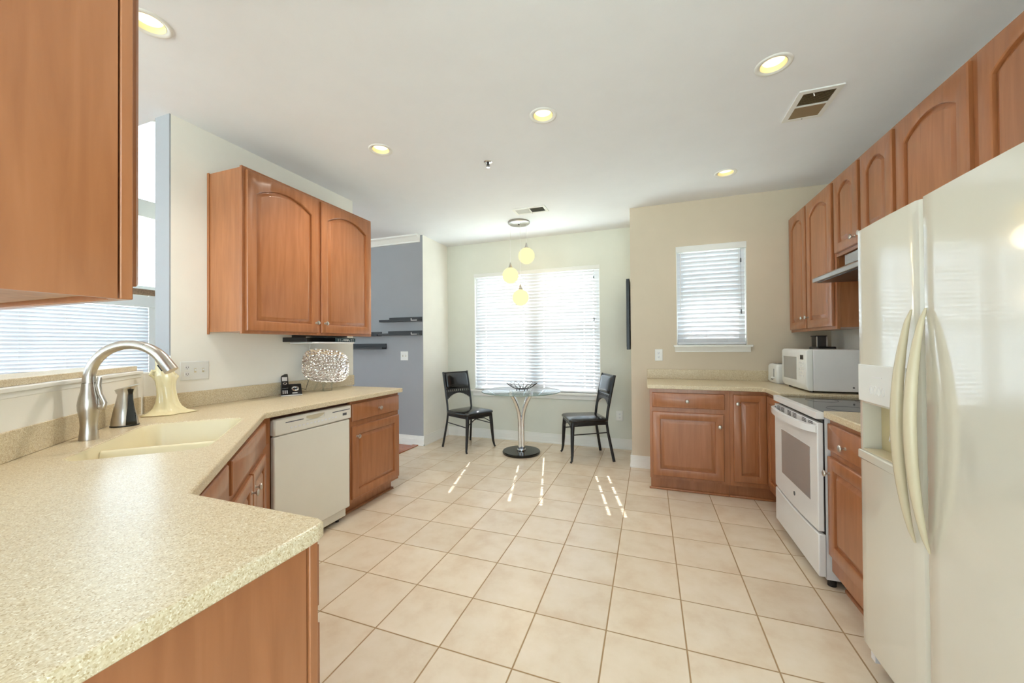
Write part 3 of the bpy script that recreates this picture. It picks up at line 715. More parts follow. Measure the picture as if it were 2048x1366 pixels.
# cabinet between range and refrigerator + its counter
xg = 0.893
r = thing('base_cabinet', 'honey wood base cabinet between the range and the refrigerator', 'cabinet', (1.2, 2.2, 0))
b = BM(); box(b, xg+0.019, XR-0.003, 1.957, 2.452, 0.10, ZR-0.037); obj('carcass', b, M_WOOD, r)
b = BM(); face_frame(b, (xg, 2.452, 0), -Y_, X_, 0.495, 0.10, ZR-0.037, [(0, 0.02), (0.475, 0.495)], rails=(0.08, 0.03), mids=(0.722,)); obj('face_frame', b, M_WOOD, r, weld=False)
door(r, (xg, 2.442, 0.738), -Y_, -X_, 0.475, 0.138, slab=True, name='drawer', kn=(0.205, 0.055))
door(r, (xg, 2.442, 0.19), -Y_, -X_, 0.475, 0.515, kn=(0.03, 0.43))
b = BM(); box(b, xg+0.065, XR-0.003, 1.96, 2.45, 0, 0.10); obj('toe_kick', b, M_WOOD, r)
b = BM(); box(b, xg+0.05, xg+0.065, 1.96, 2.45, 0, 0.02); obj('shoe_molding', b, M_WOOD, r, bevel=0.005)
r = thing('countertop', 'short speckled beige countertop between the range and the refrigerator', 'countertop', (1.2, 2.2, ZR-0.036))
b = BM(); box(b, 0.862, XR-0.002, 1.957, 2.446, ZR-0.036, ZR); obj('slab', b, M_COUNTER, r, bevel=0.005)
b = BM(); box(b, XR-0.022, XR-0.002, 1.957, 2.446, ZR, ZR+0.098); obj('backsplash', b, M_COUNTER, r, bevel=0.003)

# ------------------------------------------------------------------ range
r = thing('range', 'white slide-in electric range with black glass cooktop', 'stove', (1.2, 2.82, 0))
y0, y1, xq = 2.458, 3.186, 0.838
b = BM(); box(b, xq+0.035, XR-0.03, y0+0.004, y1-0.004, 0.045, 0.900); obj('body', b, M_WHITE, r)
b = BM(); box(b, xq+0.028, xq+0.036, y0+0.008, y1-0.008, 0.25, 0.895); obj('door_gasket', b, M_BLKPLASTIC, r)
b = BM(); box(b, xq+0.028, XR-0.03, y0, y1, 0.9005, 0.926); obj('cooktop', b, M_BLKGLOSS, r, bevel=0.002)
b = BM(); box(b, xq-0.006, xq+0.03, y0-0.004, y1+0.001, 0.893, 0.929); box(b, xq+0.03, XR-0.03, y0-0.004, y0+0.012, 0.9265, 0.9285); obj('control_rail', b, M_WHITE, r, bevel=0.005)
dr = BM()
N = 12
prof_bot = [(y1-(y1-y0)*i/N, 0.296-0.014*math.sin(PI*i/N)) for i in range(N+1)]
extrude_poly(dr, [(xq, y1-0.001, 0.872)] + [(xq, a, z) for a, z in prof_bot] + [(xq, y0+0.001, 0.872)], (0.028, 0, 0))
dd = obj('oven_door', dr, M_WHITE, r, bevel=0.005)
b = BM(); box(b, xq-0.0015, xq+0.004, 2.558, 3.038, 0.427, 0.719); obj('oven_window', b, M_OVENGLASS, dd)
# arched handle bar
b = BM(); L = []
for i in range(15):
    q = i/14; yy = y1-0.004-(y1-y0-0.008)*q
    out = 0.0 + 0.058*min(1, math.sin(PI*q)**0.45) if 0 < q < 1 else 0.0
    x_o = xq-out
    L.append([(x_o-0.006, yy, 0.818), (x_o+0.014, yy, 0.815), (x_o+0.014, yy, 0.858), (x_o-0.006, yy, 0.856)])
loft(b, L); obj('handle', b, M_WHITE, dd, smooth=50)
for grp in (2.545, 2.64, 2.79, 2.885, 3.01, 3.09):
    for i in range(4):
        b = BM(); box(b, xq-0.001, xq+0.002, grp-0.03, grp+0.03, 0.838+i*0.0085, 0.8425+i*0.0085); obj('vent_slot', b, M_BLKPLASTIC, dd)
b = BM(); lathe(b, [(0.013, 0), (0.013, 0.002), (0.010, 0.003)], (xq, 2.81, 0.368), (-1, 0, 0), 20); obj('badge', b, M_DARKGRAY, dd)
dw = BM()
extrude_poly(dw, [(xq, y1-0.001, 0.056)] + [(xq, a, z-0.014) for a, z in prof_bot] + [(xq, y0+0.001, 0.056)], (0.034, 0, 0))
obj('storage_drawer', dw, M_WHITE, r, bevel=0.005)
for yy in (2.50, 3.14):
    b = BM(); lathe(b, [(0.02, 0), (0.02, 0.046)], (xq+0.07, yy, 0), seg=14); obj('foot', b, M_BLACK, r)
b = BM(); box(b, xq+0.06, xq+0.07, y0+0.02, y1-0.02, 0.008, 0.046); obj('toe_panel', b, M_BLKPLASTIC, r)
b = BM()
for cx_, cy_, rr in ((1.05, 2.64, 0.10), (1.05, 3.0, 0.085), (1.33, 2.64, 0.08), (1.33, 3.0, 0.1)):
    tube(b, [(cx_+rr*math.cos(2*PI*i/40), cy_+rr*math.sin(2*PI*i/40), 0.9262) for i in range(40)], 0.0008, 5, closed=True)
obj('burner_ring', b, M_DARKGRAY, r, weld=False)

# hood
r = thing('range_hood', 'stainless steel range hood above the range', 'hood', (1.3, 2.83, 1.70))
ya, yc = 2.465, 3.205
b = BM(); extrude_poly(b, [(XR-0.003, ya, 1.895), (1.262, ya, 1.895), (1.262, ya, 1.825), (1.085, ya, 1.748), (1.078, ya, 1.742), (1.078, ya, 1.716), (XR-0.003, ya, 1.716)], (0, yc-ya, 0)); obj('shell', b, M_STEEL, r, bevel=0.003)
b = BM(); box(b, 1.10, XR-0.03, ya+0.02, yc-0.02, 1.711, 1.7162); obj('filter', b, M_BLKPLASTIC, r)
b = BM(); box(b, 1.260, 1.263, 2.75, 2.9, 1.85, 1.865); obj('switch', b, M_BLKPLASTIC, r)

# ------------------------------------------------------------------ refrigerator
r = thing('refrigerator', 'cream side-by-side refrigerator with ice dispenser at the right edge', 'refrigerator', (1.2, 1.49, 0))
FX, fy0, fy1, fym = 0.80, 1.02, 1.936, 1.549
b = BM(); box(b, FX+0.085, XR-0.02, fy0+0.01, fy1-0.004, 0.04, 1.735); obj('body', b, M_FRIDGE, r, bevel=0.006)
def fdoor(ya_, yb_, name):
    b = BM(); N = 10; L = []
    w = yb_-ya_
    sec = [(FX+0.075, ya_), (FX+0.012, ya_), (FX+0.004, ya_+0.006)]
    for i in range(N+1):
        q = i/N; sec.append((FX-0.003*math.sin(PI*q), ya_+0.016+(w-0.032)*q))
    sec += [(FX+0.004, yb_-0.006), (FX+0.012, yb_), (FX+0.075, yb_)]
    loft(b, [[(x, y, z) for x, y in sec] for z in (0.105, 1.748)])
    return obj(name, b, M_FRIDGE, r, smooth=30)
d1 = fdoor(fym+0.004, fy1, 'freezer_door'); d2 = fdoor(fy0, fym-0.004, 'door')
k = BM(); box(k, FX-0.05, FX+0.062, 1.640, 1.903, 0.874, 1.062)
cut(d1, k)
b = BM(); box(b, FX-0.006, FX-0.0002, 1.62, 1.920, 1.068, 1.213); obj('dispenser_panel', b, M_WHITEPL, d1, bevel=0.004)
b = BM(); box(b, FX+0.058, FX+0.0615, 1.641, 1.902, 0.875, 1.061); obj('dispenser_back', b, M_RECESS, d1)
b = BM(); box(b, FX-0.010, FX-0.0004, 1.615, 1.922, 0.837, 0.872); obj('dispenser_lip', b, M_FRIDGE, d1, bevel=0.005)
b = BM(); box(b, FX, FX+0.057, 1.645, 1.898, 0.8745, 0.880); obj('drip_tray', b, M_CREAMPL, d1)
b = BM(); tube(b, [(FX+0.055, 1.675, 0.985), (FX+0.02, 1.675, 0.975), (FX+0.012, 1.685, 0.945), (FX+0.012, 1.745, 0.945), (FX+0.02, 1.755, 0.975), (FX+0.055, 1.755, 0.985)], 0.005, 8); obj('dispenser_lever', b, M_CHROME, d1, smooth=True)
for i in range(4):
    yy = 1.824-i*0.026
    b = BM(); tube(b, [(FX-0.0065, yy+0.009*math.cos(2*PI*j/16), 1.118+0.016*math.sin(2*PI*j/16)) for j in range(16)], 0.0012, 5, closed=True); obj('button', b, M_GRAYPL, d1)
b = BM(); box(b, FX-0.0068, FX-0.0058, 1.755, 1.82, 1.166, 1.1695); obj('badge', b, M_GRAYPL, d1)
def fhandle(par, yy, sgn):
    L = []; N = 22
    for i in range(N+1):
        q = i/N; z = 0.658+0.745*q
        a = math.sin(PI*q)
        out = 0.006 + 0.042*a**0.75
        w = 0.003 + 0.0155*a**0.6; t = 0.003 + 0.012*a**0.6
        cx2 = FX - out; cy2 = yy
        L.append([(cx2+t*math.cos(2*PI*j/12), cy2+w*math.sin(2*PI*j/12), z) for j in range(12)])
    b = BM(); loft(b, L); obj('handle', b, M_CREAMPL, par, smooth=60)
fhandle(d1, 1.583, 1); fhandle(d2, 1.515, -1)
b = BM(); box(b, FX+0.06, FX+0.09, fy0+0.02, fy1-0.02, 0.02, 0.10); obj('kick_grille', b, M_BLKPLASTIC, r)
for yy in (1.05, 1.9):
    b = BM(); box(b, FX+0.02, FX+0.06, yy-0.015, yy+0.015, 0.045, 0.105); obj('hinge', b, M_GRAYPL, r)
    b = BM(); box(b, FX+0.03, FX+0.10, yy-0.02, yy+0.02, 1.748, 1.760); obj('hinge_cover', b, M_CREAMPL, r)
    b = BM(); lathe(b, [(0.02, 0), (0.02, 0.045)], (FX+0.14, yy, 0), seg=14); obj('foot', b, M_BLACK, r)

# ------------------------------------------------------------------ counter appliances on the right
r = thing('microwave', 'white microwave with grey metal side on the corner counter', 'microwave', (1.28, 3.5, ZR))
mx0, mx1, my0, my1, mz0, mz1 = 1.055, 1.52, 3.275, 3.80, ZR+0.014, ZR+0.312
b = BM(); box(b, mx0+0.045, mx1, my0, my1, mz0, mz1-0.004); obj('body', b, M_GRAYPL, r, bevel=0.004)
b = BM(); loft(b, [[(x, y, z) for y, z in ((my0, mz0), (my1, mz0), (my1, mz1), (my0, mz1))] for x in (mx0+0.044, mx0+0.018)] + [[(mx0+0.004, y, z) for y, z in ((my0+0.004, mz0+0.03), (my1-0.004, mz0+0.03), (my1-0.004, mz1-0.01), (my0+0.004, mz1-0.01))]] + [[(mx0, y, z) for y, z in ((my0+0.015, mz0+0.05), (my1-0.015, mz0+0.05), (my1-0.015, mz1-0.03), (my0+0.015, mz1-0.03))]])
fr_ = obj('front', b, M_WHITEPL, r, bevel=0.004)
b = BM(); box(b, mx0-0.0012, mx0+0.002, my0+0.18, my1-0.055, mz0+0.065, mz1-0.06); obj('window', b, M_OVENGLASS, fr_)
b = BM(); box(b, mx0-0.0012, mx0+0.002, my0+0.045, my0+0.105, mz1-0.075, mz1-0.042); obj('display', b, M_BLKPLASTIC, fr_)
b = BM()
for i in range(5):
    for j in range(3): box(b, mx0-0.001, mx0+0.002, my0+0.04+j*0.03, my0+0.062+j*0.03, mz1-0.105-i*0.024, mz1-0.092-i*0.024)
obj('keypad', b, M_WHITE, fr_, weld=False)
b = BM(); box(b, mx0-0.001, mx0+0.002, my0+0.03, my0+0.125, mz0+0.052, mz0+0.054); obj('badge', b, M_GRAYPL, fr_)
for xx in (mx0+0.05, mx1-0.05):
    for yy in (my0+0.05, my1-0.05):
        b = BM(); lathe(b, [(0.014, 0), (0.014, 0.015)], (xx, yy, ZR), seg=12); obj('foot', b, M_BLKPLASTIC, r)
b = BM(); lathe(b, [(0.006, 0), (0.006, 0.002)], (1.33, my0, mz0+0.03), (0, -1, 0), 10); obj('screw', b, M_DARKGRAY, r)

r = thing('toaster', 'white two-slot toaster behind the microwave', 'toaster', (1.16, 4.05, ZR))
b = BM(); loft(b, [[(1.105+p.x, 4.03+p.y, z) for p in rrect(0, 0, hx, hy, 0.02, n=4)] for z, hx, hy in ((ZR+0.008, 0.055, 0.125), (ZR+0.02, 0.062, 0.132), (ZR+0.15, 0.060, 0.130), (ZR+0.168, 0.052, 0.122), (ZR+0.172, 0.04, 0.11))]); obj('body', b, M_WHITEPL, r, smooth=50)
for dx in (-0.018, 0.018):
    b = BM(); box(b, 1.105+dx-0.010, 1.105+dx+0.010, 3.945, 4.115, ZR+0.1725, ZR+0.1735); obj('slot', b, M_BLKPLASTIC, r)
b = BM(); box(b, 1.0415, 1.0432, 3.965, 3.975, ZR+0.05, ZR+0.13); obj('lever_slot', b, M_DARKGRAY, r)
b = BM(); box(b, 1.022, 1.044, 3.95, 3.99, ZR+0.045, ZR+0.057); obj('lever', b, M_WHITEPL, r, bevel=0.003)
b = BM(); box(b, 1.0405, 1.0432, 4.0, 4.05, ZR+0.03, ZR+0.038); obj('dial', b, M_DARKGRAY, r)
b = BM(); box(b, 1.06, 1.15, 3.92, 4.14, ZR, ZR+0.009); obj('base', b, M_GRAYPL, r)

r = thing('coffee_maker', 'dark coffee maker with chrome edges in the corner behind the microwave', 'coffee maker', (1.40, 4.05, ZR))
b = BM(); box(b, 1.335, 1.475, 3.95, 4.11, ZR, ZR+0.04); obj('base', b, M_BLKPLASTIC, r, bevel=0.006)
b = BM(); box(b, 1.345, 1.44, 4.06, 4.11, ZR+0.04, ZR+0.29); obj('column', b, M_BLKPLASTIC, r, bevel=0.006)
b = BM(); box(b, 1.35, 1.49, 3.94, 4.11, ZR+0.29, ZR+0.325); obj('lid', b, M_BLKPLASTIC, r, bevel=0.01)
b = BM(); loft(b, [rrect(1.397, 4.035, 0.036, 0.06, 0.015, z=z) for z in (ZR+0.325, ZR+0.412)]); obj('tank', b, M_SMOKE, r, smooth=40)
b = BM(); box(b, 1.357, 1.437, 3.972, 4.098, ZR+0.412, ZR+0.420); obj('tank_lid', b, M_BLKPLASTIC, r, bevel=0.004)
b = BM()
for xx in (1.362, 1.432): box(b, xx-0.003, xx+0.003, 3.970, 3.976, ZR+0.325, ZR+0.412)
obj('trim', b, M_CHROME, r)
b = BM(); lathe(b, [(0.045, 0), (0.052, 0.02), (0.052, 0.1), (0.04, 0.125), (0.042, 0.135)], (1.41, 4.005, ZR+0.041), seg=20); obj('carafe', b, M_SMOKE, r, smooth=True)

# ------------------------------------------------------------------ faucet, soap, vase
fp = Vector((-2.205, 0.893, ZL))
r = thing('faucet', 'brushed nickel gooseneck pull-down faucet behind the sink', 'faucet', fp)
b = BM(); lathe(b, [(0.030, 0), (0.0305, 0.004), (0.0275, 0.03), (0.0255, 0.06), (0.0275, 0.09), (0.0335, 0.125), (0.0345, 0.145), (0.031, 0.175), (0.0245, 0.205), (0.0212, 0.235)], fp, seg=32); obj('body', b, M_NICKEL, r, smooth=True)
d_ = Vector((0.87, 0.50, 0)).normalized()      # swing of the spout
pts = []
for i in range(6): pts.append(fp + Z_*(0.2355+0.012*i/5))
cx0 = fp + Z_*0.2475; R_ = 0.148
for i in range(1, 25):
    a = PI - PI*0.83*i/24
    pts.append(cx0 + d_*(R_ + R_*math.cos(a)) + Z_*R_*1.0*math.sin(a))
nb = len(pts)
b = BM(); tube(b, pts[:24], [0.0205]*6 + [0.0195]*18, 20); obj('spout', b, M_NICKEL, r, smooth=True)
tp = pts[23:]; dirv = (pts[-1]-pts[-2]).normalized()
tp = tp + [pts[-1]+dirv*0.025, pts[-1]+dirv*0.05]
b = BM(); tube(b, tp, [0.0195+0.006*i/(len(tp)-1) for i in range(len(tp))], 20); sp_ = obj('spray_head', b, M_NICKEL, r, smooth=True)
b = BM(); side = dirv.cross(Vector((-d_.y, d_.x, 0))).normalized()
if side.dot(d_) > 0: side = -side
ctr = pts[-1] + dirv*0.012 + side*0.022
obox(b, ctr, dirv, side, Vector((-d_.y, d_.x, 0)), (-0.012, 0.02), (0, 0.008), (-0.007, 0.007)); obj('spray_button', b, M_BLKPLASTIC, sp_, bevel=0.002)
hd = Vector((0.8, 0.6, 0)).normalized()
b = BM(); tube(b, [fp+hd*0.028+Z_*0.135, fp+hd*0.047+Z_*0.130, fp+hd*0.052+Z_*0.15, fp+hd*0.036+Z_*0.19, fp+hd*0.030+Z_*0.225, fp+hd*0.036+Z_*0.26], [0.012, 0.012, 0.009, 0.009, 0.011, 0.007], 14, flat=0.75); obj('handle', b, M_NICKEL, r, smooth=True)

sp0 = Vector((-2.415, 1.105, ZL))
r = thing('soap_dispenser', 'brushed nickel soap dispenser with black inlay between the faucet and the vase', 'soap dispenser', sp0)
a1, a2 = Vector((0.94, -0.34, 0)), Vector((0.34, 0.94, 0))
b = BM(); L = []
for z, hx, hy, off in ((0.0, 0.040, 0.05, 0), (0.006, 0.041, 0.051, 0), (0.04, 0.039, 0.047, 0), (0.09, 0.032, 0.037, -0.002), (0.13, 0.025, 0.027, -0.003), (0.155, 0.023, 0.026, 0.0), (0.175, 0.025, 0.034, 0.003), (0.19, 0.027, 0.044, 0.008)):
    L.append([sp0 + a1*(hx*math.cos(2*PI*k/28)) + a2*(hy*math.sin(2*PI*k/28)+off) + Z_*(z + (0.012*math.sin(2*PI*k/28) if z > 0.17 else 0)) for k in range(28)])
loft(b, L); obj('body', b, M_NICKEL, r, smooth=60)
b = BM(); L = []
for z, o1, hh in ((0.008, 0.0365, 0.022), (0.05, 0.035, 0.018), (0.09, 0.029, 0.013), (0.13, 0.0225, 0.010), (0.16, 0.021, 0.009), (0.18, 0.0245, 0.012)):
    L.append([sp0 + a1*o1 + a2*(0.018+hh) + Z_*z, sp0 + a1*o1 + a2*(0.018-hh) + Z_*z, sp0 + a1*(o1+0.006) + a2*(0.018-hh*0.8) + Z_*z, sp0 + a1*(o1+0.006) + a2*(0.018+hh*0.8) + Z_*z])
loft(b, L); obj('inlay', b, M_BLKGLOSS, r, smooth=50)
b = BM(); loft(b, [[sp0 + a1*(0.041*s_2*math.cos(2*PI*k/28)) + a2*(0.051*s_2*math.sin(2*PI*k/28)) + Z_*z for k in range(28)] for z, s_2 in ((0.0, 1.03), (0.007, 1.03))]); obj('base_ring', b, M_BLKPLASTIC, r)

# cream draped vase
vp = Vector((-2.610, 1.385, ZL))
r_v = thing('vase', 'cream glazed sculptural vase with draped folds and a spreading base beside the soap dispenser', 'vase', vp)
b = BM(); L = []; NS = 40
lev = [(0.0, 0.112), (0.005, 0.118), (0.010, 0.104), (0.02, 0.082), (0.04, 0.062), (0.07, 0.051), (0.11, 0.046), (0.15, 0.044), (0.19, 0.046), (0.215, 0.050), (0.235, 0.047), (0.26, 0.038), (0.285, 0.034), (0.305, 0.035), (0.312, 0.032), (0.305, 0.027), (0.27, 0.025)]
vd = Vector((0.34, 0.94, 0)); vs_ = Vector((0.94, -0.34, 0))
for z, rr in lev:
    lp = []
    for k in range(NS):
        a = 2*PI*k/NS
        amp = 0.10 if z < 0.22 else 0.05
        q = rr*(1 + amp*math.sin(5*a+z*9) + 0.05*math.sin(9*a-z*14))
        if z <= 0.012: q *= 1 + 0.08*math.sin(3*a+1)
        face = math.exp(-((math.atan2(math.sin(a-0.0), math.cos(a-0.0))/0.35)**2))      # ridge toward +vd
        q += face*(0.018*math.exp(-((z-0.205)/0.018)**2) + 0.008*math.exp(-((z-0.17)/0.012)**2) - 0.006*math.exp(-((z-0.187)/0.006)**2))
        lp.append(vp + vd*(q*math.cos(a)*0.95) + vs_*(q*math.sin(a)*0.72) + Z_*z - vd*0.02*(z/0.3))
    L.append(lp)
loft(b, L); vo = obj('body', b, M_CERAMIC, r_v, smooth=80)
b = BM(); q0 = vp - vd*0.066 + Z_*0.235; tube(b, [q0+vd*0.03+Z_*0.012, q0+Z_*0.015, q0-vd*0.008-Z_*0.005, q0+vd*0.006-Z_*0.02, q0+vd*0.02-Z_*0.05], [0.008, 0.009, 0.009, 0.007, 0.004], 10); obj('handle', b, M_CERAMIC, r_v, smooth=True)

# ------------------------------------------------------------------ wall plates
def plate(name, label, cat, p, ux, n, w, h, kinds):
    r = thing(name, label, cat, p); p = Vector(p)
    b = BM(); obox(b, p, ux, n, Z_, (-w/2, w/2), (0, 0.006), (-h/2, h/2)); obj('cover_plate', b, M_WHITEPL, r, bevel=0.003)
    for kx, kd in kinds:
        if kd == 'o':
            for dz in (0.021, -0.021):
                b = BM(); loft(b, [[p + ux*(kx+q.x) + Z_*(dz+q.y) + n*t for q in rrect(0, 0, 0.0145, 0.0155, 0.008, n=4)] for t in (0.006, 0.008)]); so = obj('socket', b, M_WHITE, r)
                b = BM()
                for sx_ in (-0.006, 0.006): obox(b, p, ux, n, Z_, (kx+sx_-0.0012, kx+sx_+0.0012), (0.0078, 0.0085), (dz-0.003, dz+0.006))
                lathe(b, [(0.0022, 0), (0.0022, 0.0006)], p+ux*kx+Z_*(dz-0.008)+n*0.0079, n, 8)
                obj('slot', b, M_BLKPLASTIC, so)
        else:
            b = BM(); obox(b, p, ux, n, Z_, (kx-0.006, kx+0.006), (0.006, 0.0075), (-0.013, 0.013)); obj('toggle_seat', b, M_CREAMPL, r)
            b = BM(); obox(b, p, ux, n, Z_, (kx-0.004, kx+0.004), (0.0075, 0.016), (-0.002, 0.009)); obj('toggle', b, M_WHITE, r, bevel=0.001)
            b = BM()
            for dz in (0.03, -0.03): lathe(b, [(0.003, 0), (0.003, 0.001)], p+ux*kx+Z_*dz+n*0.006, n, 8)
            obj('screw', b, M_GRAYPL, r)
plate('wall_plate', 'white triple wall plate with an outlet and two switches above the left counter', 'outlet', (XL, 1.612, 1.15), Y_, X_, 0.165, 0.118, ((-0.046, 'o'), (0.0, 's'), (0.046, 's')))
plate('wall_outlet', 'white outlet on the wall left of the small window', 'outlet', (0.094, YT, 1.184), X_, -Y_, 0.075, 0.12, ((0, 'o'),))
plate('wall_outlet', 'white outlet low on the nook wall right of the right chair', 'outlet', (-0.352, YN, 0.408), X_, -Y_, 0.082, 0.125, ((0, 'o'),))
plate('light_switch', 'white double light switch on the gray wall', 'switch', (-3.05, YT+0.03, 1.165), X_, -Y_, 0.118, 0.118, ((-0.023, 's'), (0.023, 's')))

# ------------------------------------------------------------------ black shelves on the grey wall
def shelf(label, x0, x1, z, h=0.06, d=0.10, bracket=True):
    r = thing('wall_shelf', label, 'shelf', ((x0+x1)/2, YT+0.03, z), group='black ledge shelves on the gray wall')
    yw = YT+0.03
    b = BM(); box(b, x0, x1, yw-d, yw, z, z+0.016); obj('board', b, M_DARKWOOD, r, bevel=0.002)
    b = BM(); box(b, x0+0.10, x1, yw-0.015, yw, z+0.016, z+h); obj('back_rail', b, M_DARKWOOD, r)
    b = BM(); box(b, x0, x1, yw-d, yw-d+0.012, z+0.016, z+0.028); obj('front_lip', b, M_DARKWOOD, r)
    if bracket:
        b = BM(); obox(b, (x1-0.1, yw-d-0.002, z+0.008), X_, -Y_, Z_, (0, 0.09), (0, 0.003), (0, 0.008)); obox(b, (x1-0.1, yw-d-0.002, z+0.008), X_, -Y_, Z_, (0, 0.008), (0, 0.003), (0, 0.03)); obj('bracket', b, M_WHITEPL, r)
shelf('black ledge shelf on the gray wall, topmost of the four', -3.38, XL-0.012, 1.615)
shelf('black ledge shelf on the gray wall, just below the topmost one', -3.40, XL-0.012, 1.435)
shelf('black ledge shelf on the gray wall, left one level with the second shelf', -4.05, -3.415, 1.43, bracket=False)
shelf('black ledge shelf on the gray wall, lowest, left of the light switch', -4.0, -3.335, 1.255, 0.075, bracket=False)

# television on the nook right wall (seen edge on)
r = thing('television', 'black flat television seen edge-on on the nook side wall', 'television', (NX, 4.55, 1.62))
b = BM(); box(b, NX-0.045, NX-0.012, 4.24, 4.885, 1.24, 2.0); obj('cabinet', b, M_BLKPLASTIC, r, bevel=0.004)
b = BM(); box(b, NX-0.047, NX-0.0445, 4.26, 4.865, 1.27, 1.98); obj('screen', b, M_BLKGLOSS, r)
b = BM(); box(b, NX-0.012, NX, 4.4, 4.7, 1.45, 1.75); obj('wall_mount', b, M_BLACK, r)

# ------------------------------------------------------------------ table, bowl, chairs
tp0 = (-1.455, 4.335, 0)
r = thing('dining_table', 'round glass dining table on a flared chrome pedestal in the nook', 'table', tp0)
b = BM(); lathe(b, [(0.20, 0), (0.222, 0.003), (0.226, 0.012), (0.226, 0.026), (0.220, 0.033), (0.0, 0.035)], (0, 0, 0), seg=56); obj('base', b, M_BLKGLOSS, r, world=False, smooth=True)
for i in range(4):
    a = PI/4 + YAW + i*PI/2; dx, dy = math.cos(a), math.sin(a)
    pp = []
    for j in range(22):
        q = j/21; z = 0.036+0.702*q
        off = 0.024 + (0.0 if q < 0.45 else 0.155*((q-0.45)/0.55)**2.1)
        pp.append((dx*off, dy*off, z))
    b = BM(); tube(b, pp, 0.0225, 14); obj('column_tube', b, M_CHROME, r, world=False, smooth=True)
b = BM(); lathe(b, [(0.052, 0.035), (0.054, 0.042), (0.052, 0.05)], (0, 0, 0), seg=32); obj('collar', b, M_CHROME, r, world=False, smooth=True)
b = BM(); lathe(b, [(0.466, 0.739), (0.472, 0.742), (0.472, 0.748), (0.466, 0.751)], (0, 0, 0), seg=96); obj('tabletop', b, M_TABLEGLASS, r, world=False, smooth=True)
b = BM(); tube(b, [(0.472*math.cos(2*PI*k/96), 0.472*math.sin(2*PI*k/96), 0.745) for k in range(96)], 0.0042, 8, closed=True); obj('table_edge', b, plain('green_glass_edge', srgb(120, 140, 130), 0.1), r, world=False, smooth=True)

r = thing('wire_bowl', 'black looped wire bowl in the middle of the glass table', 'bowl', (-1.44, 4.33, 0.7513))
b = BM()
for k in range(16):
    a = 2*PI*k/16; ca, sa = math.cos(a), math.sin(a); pp = []
    for j in range(24):
        t = 2*PI*j/24; rad = 0.075 + 0.056*(1-math.cos(t)); wdt = 0.033*math.sin(t)*(0.6+0.4*(1-math.cos(t))/2)
        h = 0.022 + 0.070*((rad-0.075)/0.112)**1.25
        pp.append((ca*rad - sa*wdt, sa*rad + ca*wdt, h))
    tube(b, pp, 0.0021, 6, closed=True)
obj('wire_loops', b, M_BLACK, r, world=False, weld=False)
b = BM(); tube(b, [(0.076*math.cos(2*PI*k/40), 0.076*math.sin(2*PI*k/40), 0.022) for k in range(40)], 0.003, 8, closed=True); tube(b, [(0.04*math.cos(2*PI*k/40), 0.04*math.sin(2*PI*k/40), 0.021) for k in range(40)], 0.002, 6, closed=True)
for k in range(8):
    a = 2*PI*k/8; tube(b, [(0.0, 0.0, 0.021), (0.076*math.cos(a), 0.076*math.sin(a), 0.022)], 0.002, 6)
obj('base_ring', b, M_BLACK, r, world=False, weld=False)
for k in range(4):
    a = PI/4+2*PI*k/4; b = BM(); lathe(b, [(0.006, 0), (0.006, 0.014), (0.003, 0.02)], (0.07*math.cos(a), 0.07*math.sin(a), 0), seg=10); obj('foot', b, M_BLACK, r, world=False)

